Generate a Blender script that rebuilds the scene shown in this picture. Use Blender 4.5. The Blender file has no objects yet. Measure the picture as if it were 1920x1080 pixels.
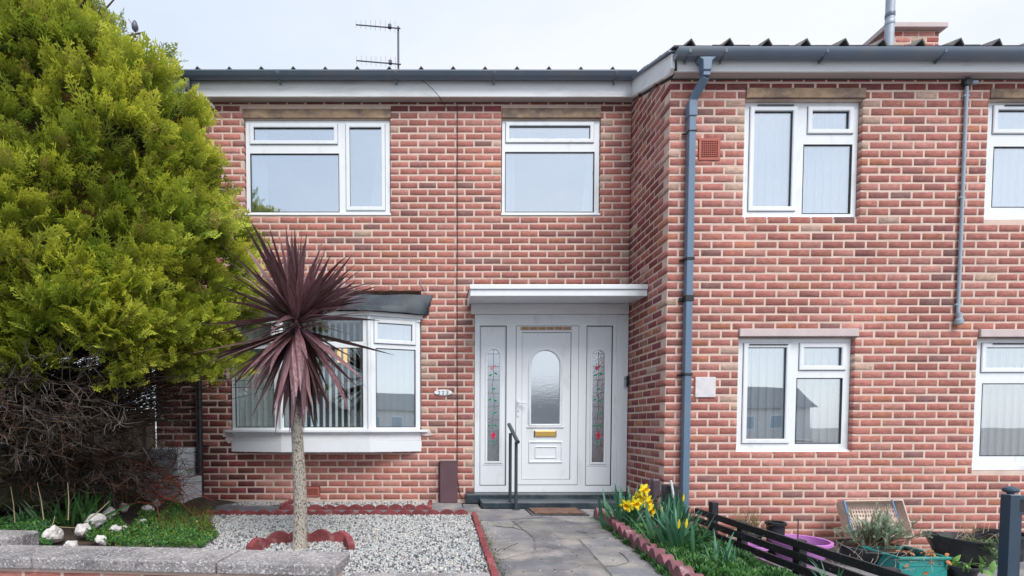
import bpy, math, random
import numpy as np
from mathutils import Vector, Matrix, Quaternion
R = math.radians
rnd = random.Random(7)
rng = np.random.default_rng(7)
scene = bpy.context.scene

# ------------------------------------------------------------------ camera
FX, CX, CY = 932.833, 820.286, 834.826          # focal length and principal point for a 1920x1080 frame
CAM = Vector((-2.3528, -6.1475, 0.9418))
PITCH, YAW, ROLL = 0.03895, 0.00185, -0.00088
_f = Vector((math.sin(YAW)*math.cos(PITCH), math.cos(YAW)*math.cos(PITCH), -math.sin(PITCH)))
_r = Vector((math.cos(YAW), -math.sin(YAW), 0)); _u = _r.cross(_f)
_r2 = _r*math.cos(ROLL) + _u*math.sin(ROLL); _u2 = -_r*math.sin(ROLL) + _u*math.cos(ROLL)
cd = bpy.data.cameras.new('camera'); cam = bpy.data.objects.new('camera', cd)
scene.collection.objects.link(cam)
cam.matrix_world = Matrix(((_r2.x, _u2.x, -_f.x, CAM.x), (_r2.y, _u2.y, -_f.y, CAM.y), (_r2.z, _u2.z, -_f.z, CAM.z), (0, 0, 0, 1)))
cd.sensor_width = 36; cd.lens = FX/1920*36
cd.shift_x = (960-CX)/1920; cd.shift_y = (CY-540)/1920
cd.clip_start = 0.05; cd.clip_end = 600
scene.camera = cam

def ray(px, py):
    return _r2*((px-CX)/FX) - _u2*((py-CY)/FX) + _f
def at(px, py, Y):
    """where the sight line through a photo point meets the upright plane y = Y"""
    d = ray(px, py); t = (Y-CAM.y)/d.y
    return CAM.x+d.x*t, CAM.z+d.z*t
def gr(px, py, z=0.0):
    d = ray(px, py); t = (z-CAM.z)/d.z
    return CAM.x+d.x*t, CAM.y+d.y*t

# ------------------------------------------------------------------ sky, sun, exposure
SUN_EL, SUN_AZ = R(54), R(158)
w = bpy.data.worlds.new('World'); scene.world = w; w.use_nodes = True
nt = w.node_tree; nt.nodes.clear()
N = nt.nodes.new
out = N('ShaderNodeOutputWorld'); bg = N('ShaderNodeBackground'); bg2 = N('ShaderNodeBackground'); add = N('ShaderNodeAddShader')
sky = N('ShaderNodeTexSky'); sky.sky_type = 'NISHITA'; sky.sun_disc = False
sky.sun_elevation = SUN_EL; sky.sun_rotation = SUN_AZ; sky.air_density = 1.0; sky.dust_density = 1.5
bg.inputs[1].default_value = 0.02
tc = N('ShaderNodeTexCoord'); nz = N('ShaderNodeTexNoise'); nz.inputs['Scale'].default_value = 1.3; nz.inputs['Detail'].default_value = 7; nz.inputs['Roughness'].default_value = 0.58
mp = N('ShaderNodeMapping'); mp.inputs['Scale'].default_value = (1, 1, 2.2); mp.inputs['Location'].default_value = (0.35, 0.2, 0.1)
cr = N('ShaderNodeValToRGB'); cr.color_ramp.elements[0].position = 0.30; cr.color_ramp.elements[0].color = (0.45, 0.51, 0.59, 1)
cr.color_ramp.elements[1].position = 0.66; cr.color_ramp.elements[1].color = (0.60, 0.615, 0.65, 1)
nt.links.new(tc.outputs['Generated'], mp.inputs[0]); nt.links.new(mp.outputs[0], nz.inputs['Vector'])
sx = N('ShaderNodeSeparateXYZ'); nt.links.new(tc.outputs['Generated'], sx.inputs[0])
ma = N('ShaderNodeMath'); ma.operation = 'MULTIPLY_ADD'; ma.inputs[1].default_value = 0.26; nt.links.new(sx.outputs[0], ma.inputs[0]); nt.links.new(nz.outputs[0], ma.inputs[2])
nt.links.new(ma.outputs[0], cr.inputs[0]); nt.links.new(cr.outputs[0], bg2.inputs[0]); bg2.inputs[1].default_value = 0.92
nt.links.new(sky.outputs[0], bg.inputs[0]); nt.links.new(bg.outputs[0], add.inputs[0]); nt.links.new(bg2.outputs[0], add.inputs[1])
nt.links.new(add.outputs[0], out.inputs[0])
sl = bpy.data.lights.new('sun', 'SUN'); sl.energy = 2.1; sl.angle = R(34); sl.color = (1, 0.965, 0.92)
so = bpy.data.objects.new('sun', sl); scene.collection.objects.link(so)
_sd = Vector((math.sin(SUN_AZ)*math.cos(SUN_EL), math.cos(SUN_AZ)*math.cos(SUN_EL), math.sin(SUN_EL)))
so.rotation_mode = 'QUATERNION'; so.rotation_quaternion = _sd.to_track_quat('Z', 'Y'); so.location = (-4, -12, 14)
vs = scene.view_settings
vs.view_transform = 'Standard'; vs.look = 'None'; vs.exposure = 0.72; vs.gamma = 1; vs.use_curve_mapping = False

# ------------------------------------------------------------------ materials
def mat(name, col, rough=0.6, var=0.12, scale=8.0, bump=0.0, bscale=40.0, metal=0.0, col2=None, c2pos=(0.45, 0.65), spec=0.5,
        vcol=None, stretch=(1, 1, 1), speck=None, speck_scale=120, speck_amt=0.62, dirt=None, dirt_scale=1.6, dirt_range=(0.5, 0.7), obj_coord=False, trans=0.0, emit=None, objvar=0.0):
    m = bpy.data.materials.new(name); m.use_nodes = True
    t = m.node_tree; n = t.nodes; L = t.links; b = n['Principled BSDF']
    b.inputs['Roughness'].default_value = rough; b.inputs['Metallic'].default_value = metal; b.inputs['Specular IOR Level'].default_value = spec
    if obj_coord: src = n.new('ShaderNodeTexCoord').outputs['Object']
    else: src = n.new('ShaderNodeNewGeometry').outputs['Position']
    mp = n.new('ShaderNodeMapping'); mp.inputs['Scale'].default_value = stretch; L.new(src, mp.inputs[0])
    def noise(sc, det=4, rgh=0.55, vec=None):
        q = n.new('ShaderNodeTexNoise'); q.inputs['Scale'].default_value = sc; q.inputs['Detail'].default_value = det; q.inputs['Roughness'].default_value = rgh
        L.new(vec or mp.outputs[0], q.inputs['Vector']); return q.outputs[0]
    def ramp(v, a, b_, ca, cb):
        q = n.new('ShaderNodeValToRGB'); q.color_ramp.elements[0].position = a; q.color_ramp.elements[1].position = b_
        q.color_ramp.elements[0].color = (*ca, 1) if len(ca) == 3 else ca; q.color_ramp.elements[1].color = (*cb, 1) if len(cb) == 3 else cb
        L.new(v, q.inputs[0]); return q.outputs[0]
    def mix(fac, a, b_, mode='MIX'):
        q = n.new('ShaderNodeMix'); q.data_type = 'RGBA'; q.blend_type = mode
        for i, v in ((0, fac), (6, a), (7, b_)):
            if isinstance(v, (int, float)): q.inputs[i].default_value = v
            elif isinstance(v, tuple): q.inputs[i].default_value = (*v, 1)
            else: L.new(v, q.inputs[i])
        return q.outputs[2]
    if vcol:
        a = n.new('ShaderNodeAttribute'); a.attribute_name = vcol; base = a.outputs['Color']
    else:
        base = n.new('ShaderNodeRGB'); base.outputs[0].default_value = (*col, 1); base = base.outputs[0]
    if col2: base = mix(ramp(noise(scale*0.6, 6), c2pos[0], c2pos[1], (0, 0, 0), (1, 1, 1)), base, col2)
    if var: base = mix(1.0, base, ramp(noise(scale, 6, 0.6), 0.3, 0.7, (1-var,)*3, (1+var,)*3), 'MULTIPLY')
    if objvar:
        oi = n.new('ShaderNodeObjectInfo'); base = mix(1.0, base, ramp(oi.outputs['Random'], 0.0, 1.0, (1-objvar,)*3, (1+objvar,)*3), 'MULTIPLY')
    if speck: base = mix(ramp(noise(speck_scale, 3, 0.7), speck_amt, speck_amt+0.06, (0, 0, 0), (1, 1, 1)), base, speck)
    if dirt: base = mix(ramp(noise(dirt_scale, 7, 0.65), dirt_range[0], dirt_range[1], (0, 0, 0), (0.85,)*3), base, dirt)
    L.new(base, b.inputs['Base Color'])
    if bump:
        q = n.new('ShaderNodeBump'); q.inputs['Strength'].default_value = min(1, bump); q.inputs['Distance'].default_value = 0.004*max(1, bump)
        L.new(noise(bscale, 6, 0.65), q.inputs['Height']); L.new(q.outputs[0], b.inputs['Normal'])
    if trans:
        ts = n.new('ShaderNodeBsdfTranslucent'); L.new(base, ts.inputs[0]); ms = n.new('ShaderNodeMixShader'); ms.inputs[0].default_value = trans
        L.new(b.outputs[0], ms.inputs[1]); L.new(ts.outputs[0], ms.inputs[2]); L.new(ms.outputs[0], n['Material Output'].inputs[0])
    if emit:
        b.inputs['Emission Color'].default_value = (*emit[0], 1); b.inputs['Emission Strength'].default_value = emit[1]
    return m

def glass_mat(name, tint=(0.75, 0.82, 0.84), refl=0.5, rough=0.0, bump=0.0, bscale=60, stretch=(1, 1, 1)):
    m = bpy.data.materials.new(name); m.use_nodes = True; t = m.node_tree; n = t.nodes; L = t.links; n.clear()
    o = n.new('ShaderNodeOutputMaterial'); tr = n.new('ShaderNodeBsdfTransparent'); tr.inputs[0].default_value = (*tint, 1)
    gl = n.new('ShaderNodeBsdfGlossy'); gl.inputs['Roughness'].default_value = rough; gl.inputs[0].default_value = (0.90, 0.95, 1.0, 1)
    lw = n.new('ShaderNodeLayerWeight'); lw.inputs[0].default_value = 0.35
    mr = n.new('ShaderNodeMapRange'); mr.inputs[3].default_value = refl; mr.inputs[4].default_value = min(1, refl+0.22)
    mx = n.new('ShaderNodeMixShader'); L.new(lw.outputs['Facing'], mr.inputs[0]); L.new(mr.outputs[0], mx.inputs[0])
    L.new(tr.outputs[0], mx.inputs[1]); L.new(gl.outputs[0], mx.inputs[2]); L.new(mx.outputs[0], o.inputs[0])
    g = n.new('ShaderNodeNewGeometry'); mp = n.new('ShaderNodeMapping'); mp.inputs['Scale'].default_value = stretch
    nz = n.new('ShaderNodeTexNoise'); nz.inputs['Scale'].default_value = bscale if bump else 1.4; nz.inputs['Detail'].default_value = 3 if bump else 1
    bp = n.new('ShaderNodeBump'); bp.inputs['Strength'].default_value = bump or 0.1; bp.inputs['Distance'].default_value = 0.004 if bump else 0.012
    L.new(g.outputs['Position'], mp.inputs[0]); L.new(mp.outputs[0], nz.inputs['Vector']); L.new(nz.outputs[0], bp.inputs['Height']); L.new(bp.outputs[0], gl.inputs['Normal'])
    return m

def brick_mat(name):
    m = mat(name, (1, 1, 1), 0.88, var=0.16, scale=22, vcol='tone', spec=0.25, dirt=(0.5, 0.36, 0.31), dirt_scale=9, dirt_range=(0.6, 0.82))
    t = m.node_tree; n = t.nodes; L = t.links; b = n['Principled BSDF']
    g = n.new('ShaderNodeNewGeometry'); mp = n.new('ShaderNodeMapping'); mp.inputs['Scale'].default_value = (14, 14, 150); L.new(g.outputs['Position'], mp.inputs[0])
    q = n.new('ShaderNodeTexNoise'); q.inputs['Scale'].default_value = 1; q.inputs['Detail'].default_value = 5; q.inputs['Roughness'].default_value = 0.7; L.new(mp.outputs[0], q.inputs['Vector'])
    q2 = n.new('ShaderNodeTexNoise'); q2.inputs['Scale'].default_value = 130; q2.inputs['Detail'].default_value = 3; L.new(g.outputs['Position'], q2.inputs['Vector'])
    ad = n.new('ShaderNodeMath'); L.new(q.outputs[0], ad.inputs[0]); L.new(q2.outputs[0], ad.inputs[1])
    bp = n.new('ShaderNodeBump'); bp.inputs['Strength'].default_value = 0.8; bp.inputs['Distance'].default_value = 0.004
    L.new(ad.outputs[0], bp.inputs['Height']); L.new(bp.outputs[0], b.inputs['Normal'])
    q3 = n.new('ShaderNodeTexNoise'); q3.inputs['Scale'].default_value = 0.9; q3.inputs['Detail'].default_value = 5; L.new(g.outputs['Position'], q3.inputs['Vector'])
    r3 = n.new('ShaderNodeValToRGB'); r3.color_ramp.elements[0].position = 0.35; r3.color_ramp.elements[0].color = (0.80, 0.79, 0.80, 1); r3.color_ramp.elements[1].position = 0.65; r3.color_ramp.elements[1].color = (1.1, 1.1, 1.09, 1); L.new(q3.outputs[0], r3.inputs[0])
    m3 = n.new('ShaderNodeMix'); m3.data_type = 'RGBA'; m3.blend_type = 'MULTIPLY'; m3.inputs[0].default_value = 1; L.new(b.inputs['Base Color'].links[0].from_socket, m3.inputs[6]); L.new(r3.outputs[0], m3.inputs[7]); L.new(m3.outputs[2], b.inputs['Base Color'])
    src = b.inputs['Base Color'].links[0].from_socket            # ribbed drag-face streaks and dark kiss marks
    rp = n.new('ShaderNodeValToRGB'); rp.color_ramp.elements[0].position = 0.36; rp.color_ramp.elements[0].color = (0.6, 0.58, 0.58, 1)
    rp.color_ramp.elements[1].position = 0.56; rp.color_ramp.elements[1].color = (1.10, 1.08, 1.08, 1); L.new(q.outputs[0], rp.inputs[0])
    mm = n.new('ShaderNodeMix'); mm.data_type = 'RGBA'; mm.blend_type = 'MULTIPLY'; mm.inputs[0].default_value = 0.75
    L.new(src, mm.inputs[6]); L.new(rp.outputs[0], mm.inputs[7]); L.new(mm.outputs[2], b.inputs['Base Color'])
    return m

M = {}
M['brick'] = brick_mat('brick')
M['mortar'] = mat('mortar', (0.68, 0.525, 0.455), 0.95, var=0.12, scale=5, bump=1.2, bscale=90, col2=(0.60, 0.48, 0.42), dirt=(0.5, 0.36, 0.31), dirt_scale=2.2, dirt_range=(0.58, 0.8), spec=0.2)
M['pvc'] = mat('white_pvc', (0.76, 0.80, 0.845), 0.35, var=0.03, scale=2, dirt=(0.54, 0.56, 0.56), dirt_scale=3.3, dirt_range=(0.56, 0.8), stretch=(1.4, 1.4, .5))
M['pvc2'] = mat('white_pvc_weathered', (0.80, 0.82, 0.85), 0.45, var=0.05, scale=3, dirt=(0.5, 0.46, 0.46), dirt_scale=2.5, dirt_range=(0.55, 0.8), stretch=(0.4, 1, 3))
M['gasket'] = mat('black_gasket', (0.03, 0.035, 0.04), 0.6, var=0)
M['glass'] = glass_mat('window_glass', refl=0.54, tint=(.9, .94, .95))
M['glass_low'] = glass_mat('window_glass_clear', refl=0.48, tint=(.97, 1, 1))
M['glass_bay'] = glass_mat('bay_glass_clear', refl=0.09, tint=(.92, .96, .97))
M['glass_side'] = glass_mat('bay_side_glass', refl=0.16, tint=(.96, .99, .99))
M['glass_obs'] = glass_mat('obscured_glass', refl=0.62, rough=0.02, bump=0.10, bscale=60, stretch=(1, 1, 1.6), tint=(0.5, 0.5, 0.5))
M['glass_lead'] = glass_mat('stained_glass_clear', refl=0.5, rough=0.08, bump=0.5, bscale=60, tint=(0.5, 0.5, 0.52))
M['gutter'] = mat('grey_gutter_plastic', (0.125, 0.165, 0.225), 0.35, var=0.08, scale=3, spec=0.5, dirt=(0.16, 0.17, 0.19), dirt_scale=3)
M['pipe_blue'] = mat('blue_grey_pipe', (0.12, 0.19, 0.28), 0.38, var=0.06, scale=3, dirt=(0.18, 0.21, 0.24), dirt_scale=4, dirt_range=(0.55, 0.8))
M['black_pl'] = mat('black_plastic', (0.018, 0.022, 0.027), 0.38, var=0.15, scale=5, dirt=(0.06, 0.065, 0.07), dirt_scale=5)
M['conduit'] = mat('grey_conduit', (0.32, 0.39, 0.46), 0.4, var=0.08, scale=6)
M['lead'] = mat('lead_flashing', (0.03, 0.045, 0.06), 0.6, var=0.3, scale=6, bump=1.5, bscale=9, col2=(0.05, 0.07, 0.085), dirt=(0.02, 0.025, 0.025), dirt_scale=5, dirt_range=(0.55, 0.7))
M['lintel_w'] = mat('weathered_concrete', (0.36, 0.25, 0.165), 0.9, var=0.3, scale=9, bump=1, bscale=60, col2=(0.19, 0.14, 0.115), dirt=(0.10, 0.08, 0.07), dirt_scale=5, dirt_range=(.5, .75), stretch=(.8, 1, 1.2))
M['lintel_p'] = mat('pale_concrete', (0.56, 0.47, 0.47), 0.85, var=0.08, scale=6, bump=0.4, bscale=80)
M['tile'] = mat('roof_tile', (0.13, 0.12, 0.13), 0.85, var=0.25, scale=9, bump=0.8, bscale=70, objvar=0.2, col2=(0.2, 0.18, 0.165))
M['deck'] = mat('roof_underlay', (0.05, 0.045, 0.045), 0.9)
M['soffitw'] = mat('painted_soffit', (0.5, 0.45, 0.45), 0.6, var=0.15, scale=3, stretch=(0.3, 3, 3))
M['airbrick'] = mat('terracotta_vent', (0.42, 0.13, 0.10), 0.8, var=0.1, bump=0.4)
M['hole'] = mat('vent_hole_shade', (0.02, 0.012, 0.012), 0.9)
M['white_ceramic'] = mat('glazed_plate', (0.8, 0.85, 0.88), 0.15, var=0.02)
M['numeral'] = mat('numeral_enamel', (0.02, 0.035, 0.10), 0.3)
M['plate'] = mat('painted_plate', (0.66, 0.64, 0.66), 0.55, var=0.08, scale=12, dirt=(0.45, 0.42, 0.42), dirt_scale=14, dirt_range=(0.6, 0.75))
M['brown_pl'] = mat('plum_cover', (0.115, 0.062, 0.078), 0.5, var=0.1, scale=3)
M['step'] = mat('dark_painted_tile', (0.028, 0.042, 0.055), 0.32, var=0.3, scale=5, bump=0.4, bscale=30, dirt=(0.09, 0.1, 0.11), dirt_scale=5, dirt_range=(0.5, 0.75))
M['rail'] = mat('grey_handrail', (0.045, 0.06, 0.075), 0.4, var=0.1)
M['brass'] = mat('brass', (0.68, 0.45, 0.13), 0.3, var=0.05, metal=0.6)
M['ventgold'] = mat('vent_slots', (0.36, 0.24, 0.11), 0.6, var=0.3, scale=30)
M['mat'] = mat('coir_mat', (0.19, 0.10, 0.07), 0.95, var=0.4, scale=30, bump=2, bscale=120, col2=(0.09, 0.07, 0.06))
M['concrete'] = mat('path_concrete', (0.225, 0.215, 0.21), 0.85, var=0.26, scale=4, bump=1.2, bscale=45, col2=(0.15, 0.152, 0.168), c2pos=(0.40, 0.56), speck=(0.42, 0.40, 0.38), speck_scale=90, speck_amt=0.66, dirt=(0.34, 0.31, 0.29), dirt_scale=2.6, dirt_range=(0.50, 0.66), objvar=0.16)
M['slab'] = mat('paving_slab', (0.12, 0.135, 0.16), 0.75, var=0.25, scale=5, bump=0.8, bscale=50, col2=(0.2, 0.2, 0.22), speck=(0.5, 0.5, 0.5), speck_scale=90, speck_amt=0.7, objvar=0.15)
M['coping'] = mat('coping_stone', (0.34, 0.315, 0.32), 0.9, var=0.25, scale=7, bump=2.2, bscale=70, col2=(0.2, 0.19, 0.2), c2pos=(0.4, 0.7), speck=(0.6, 0.59, 0.6), speck_scale=75, speck_amt=0.56, dirt=(0.09, 0.09, 0.1), dirt_scale=42, dirt_range=(0.55, 0.66), objvar=0.1)
M['edging'] = mat('red_edging', (0.20, 0.042, 0.047), 0.75, var=0.3, scale=12, bump=1.2, bscale=60, objvar=0.22, dirt=(0.38, 0.22, 0.22), dirt_scale=10, dirt_range=(0.56, 0.74))
M['edging2'] = mat('plum_edging', (0.22, 0.085, 0.105), 0.85, var=0.3, scale=12, bump=1.6, bscale=60, objvar=0.2, dirt=(0.42, 0.3, 0.32), dirt_scale=13, dirt_range=(0.55, 0.72))
M['gravel'] = mat('stone_chips', (1, 1, 1), 0.8, var=0.12, scale=40, vcol='tone')
M['gravelbed'] = mat('gravel_bed', (0.30, 0.29, 0.29), 0.95, var=0.3, scale=50, bump=2, bscale=90)
M['joint'] = mat('path_joint_mortar', (.15, .14, .135), .95, var=.4, scale=12, bump=1.5, dirt=(.28, .26, .24), dirt_scale=4)
M['soil'] = mat('soil', (0.045, 0.032, 0.026), 0.95, var=0.4, scale=14, bump=2.5, bscale=40, col2=(0.09, 0.065, 0.05))
M['foliage'] = mat('cypress_foliage', (1, 1, 1), 0.6, var=0.22, scale=2.2, vcol='tone', spec=0.3, trans=0.35)
M['inner'] = mat('shade_coloured_core', (.045, .05, .02), .95, var=.5, scale=14, bump=4, bscale=22, col2=(.05, .035, .02))  # core colour: the shade inside the tree is put into it
M['leaf'] = mat('green_leaf', (1, 1, 1), 0.5, var=0.12, scale=14, vcol='tone', spec=0.4, trans=0.2)
M['twig'] = mat('dead_twig', (1, 1, 1), 0.9, var=0.15, scale=20, vcol='tone', spec=0.2)
M['bark'] = mat('bark', (0.10, 0.07, 0.055), 0.95, var=0.35, scale=16, bump=3, bscale=30, stretch=(1, 1, 0.3))
M['cordy'] = mat('cordyline_leaf', (0.13, 0.058, 0.062), 0.42, var=0.22, scale=20, objvar=0.42, obj_coord=True, stretch=(8, 8, 0.5), col2=(0.30, 0.18, 0.22), c2pos=(0.42, 0.72), spec=0.5)
M['cordytrunk'] = mat('cordyline_bark', (0.46, 0.42, 0.36), 0.95, var=0.25, scale=40, bump=3, bscale=90, speck=(0.10, 0.085, 0.07), speck_scale=62, speck_amt=0.53, stretch=(1.4, 1.4, 0.8))
M['white_rock'] = mat('white_stone', (0.6, 0.58, 0.57), 0.9, var=0.18, scale=9, bump=1.5, bscale=25, dirt=(0.25, 0.22, 0.2), dirt_scale=9, dirt_range=(0.58, 0.75))
M['white_render'] = mat('white_painted_render', (0.62, 0.655, 0.69), 0.85, var=0.1, scale=5, bump=0.7, bscale=40, dirt=(0.22, 0.23, 0.15), dirt_scale=3.2, dirt_range=(0.52, 0.7))
M['old_wood'] = mat('weathered_wood', (0.36, 0.29, 0.23), 0.9, var=0.25, scale=6, bump=1.5, bscale=20, stretch=(6, 6, 0.5), dirt=(0.14, 0.1, 0.08), dirt_scale=2, objvar=0.2)
M['blackwood'] = mat('black_painted_wood', (0.016, 0.019, 0.024), 0.5, var=0.3, scale=8, bump=1, bscale=25, speck=(0.5, 0.52, 0.55), speck_scale=55, speck_amt=0.66, stretch=(1, 0.7, 1))
M['gate'] = mat('blue_black_gate', (0.035, 0.06, 0.095), 0.35, var=0.1, scale=5)
M['lilac'] = mat('lilac_plastic', (0.52, 0.20, 0.56), 0.45, var=0.06, scale=4)
M['teal'] = mat('teal_plastic', (0.02, 0.27, 0.25), 0.4, var=0.12, scale=6, dirt=(0.05, 0.12, 0.1), dirt_scale=5, dirt_range=(0.58, 0.75))
M['crate'] = mat('beige_plastic', (0.58, 0.47, 0.40), 0.6, var=0.14, scale=8, dirt=(0.3, 0.2, 0.14), dirt_scale=7, dirt_range=(0.56, 0.8))
M['crateblue'] = mat('blue_cord', (0.10, 0.22, 0.45), 0.6)
M['deadleaf'] = mat('dead_leaf', (0.48, 0.19, 0.08), 0.7, var=0.3, scale=30, objvar=0.3)
M['petal'] = mat('daffodil_petal', (0.92, 0.76, 0.03), 0.5, var=0.06, scale=30, trans=0.25)
M['trumpet'] = mat('daffodil_trumpet', (0.90, 0.58, 0.01), 0.5, var=0.06, trans=0.15)
M['steel'] = mat('galvanised_flue', (0.40, 0.44, 0.5), 0.55, var=0.12, scale=6, metal=0.3)
M['aerial'] = mat('aerial_metal', (0.10, 0.095, 0.13), 0.5, metal=0.3)
M['aerial2'] = mat('aerial_element', (0.32, 0.32, 0.36), 0.4, metal=0.4)
M['curtain'] = mat('white_curtain', (0.88, 0.92, 0.93), 0.9, var=0.05, trans=0.25)
M['blind'] = mat('blind_fabric', (0.9, 0.94, 0.94), 0.85, var=0.04, trans=0.25)
M['room'] = mat('room_plaster', (0.38, 0.37, 0.37), 0.9)
M['roomdark'] = mat('shade_toned_plaster', (0.07, 0.055, 0.05), 0.9, var=0.3, scale=1.5)  # plaster darkened, the room's dimness is put into its colour
M['shade'] = mat('lamp_shade', (0.85, 0.6, 0.3), 0.8, emit=((1.0, 0.60, 0.22), 0.75))
M['alarm'] = mat('blue_box', (0.04, 0.16, 0.42), 0.4)
M['asphalt'] = mat('asphalt', (0.055, 0.055, 0.058), 0.9, var=0.2, scale=3, bump=1, bscale=60)
M['pavement'] = mat('pavement_flags', (0.22, 0.215, 0.21), 0.9, var=0.2, scale=3, bump=0.8)
M['lawn'] = mat('grass_ground', (0.06, 0.10, 0.03), 0.95, var=0.3, scale=6, bump=2)
M['greenl'] = mat('stained_green', (0.01, 0.28, 0.14), 0.25)
M['redl'] = mat('stained_red', (0.55, 0.02, 0.07), 0.25)
M['pinkl'] = mat('stained_pink', (0.75, 0.25, 0.33), 0.25)
M['leadline'] = mat('lead_came', (0.12, 0.12, 0.13), 0.5)
M['slate2'] = mat('opposite_roof', (0.44, 0.44, 0.46), 0.9)
M['opp_wall'] = mat('opposite_render', (0.66, 0.63, 0.62), 0.9, var=0.1)
M['plum_light'] = mat('plum_painted_metal', (0.07, 0.045, 0.06), 0.45, var=0.2, scale=15)
M['terra'] = mat('dark_terracotta', (0.22, 0.06, 0.05), 0.8, var=0.2)

# ------------------------------------------------------------------ builders
C = scene.collection
ORG = {}
def org(o):
    v = Vector(ORG.get(o.name, (0, 0, 0)))
    return v
def link(o, parent=None):
    C.objects.link(o)
    if parent is not None: o.parent = parent
def thing(name, label, cat, loc=(0, 0, 0), group=None):
    o = bpy.data.objects.new(name, None); o.location = loc; o.empty_display_size = 0.1; C.objects.link(o)
    o['label'] = label; o['category'] = cat
    if group: o['group'] = group
    ORG[o.name] = tuple(loc); return o
def tag(o, label, cat, group=None):
    o['label'] = label; o['category'] = cat
    if group: o['group'] = group
    return o

def np_mesh(name, V, F, cols=None, smooth=False):
    me = bpy.data.meshes.new(name); V = np.asarray(V, dtype=np.float32); F = np.asarray(F, dtype=np.int32)
    k = F.shape[1]; nf = len(F)
    me.vertices.add(len(V)); me.vertices.foreach_set('co', V.ravel())
    me.loops.add(nf*k); me.loops.foreach_set('vertex_index', F.ravel())
    me.polygons.add(nf); me.polygons.foreach_set('loop_start', np.arange(0, nf*k, k, dtype=np.int32))
    if smooth: me.polygons.foreach_set('use_smooth', np.ones(nf, dtype=bool))
    me.update(calc_edges=True)
    if cols is not None:
        ca = me.color_attributes.new('tone', 'FLOAT_COLOR', 'POINT'); cc = np.ones((len(V), 4), dtype=np.float32); cc[:, :3] = cols
        ca.data.foreach_set('color', cc.ravel())
    return me
def np_obj(name, V, F, m, parent=None, cols=None, kind=None, smooth=False):
    V = np.asarray(V, dtype=np.float64)
    if parent is not None: V = V - np.array(org(parent))
    me = np_mesh(name, V, F, cols, smooth); me.materials.append(m)
    o = bpy.data.objects.new(name, me); link(o, parent)
    if parent is not None: ORG[o.name] = tuple(org(parent))
    if kind: o['kind'] = kind
    return o

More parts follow.
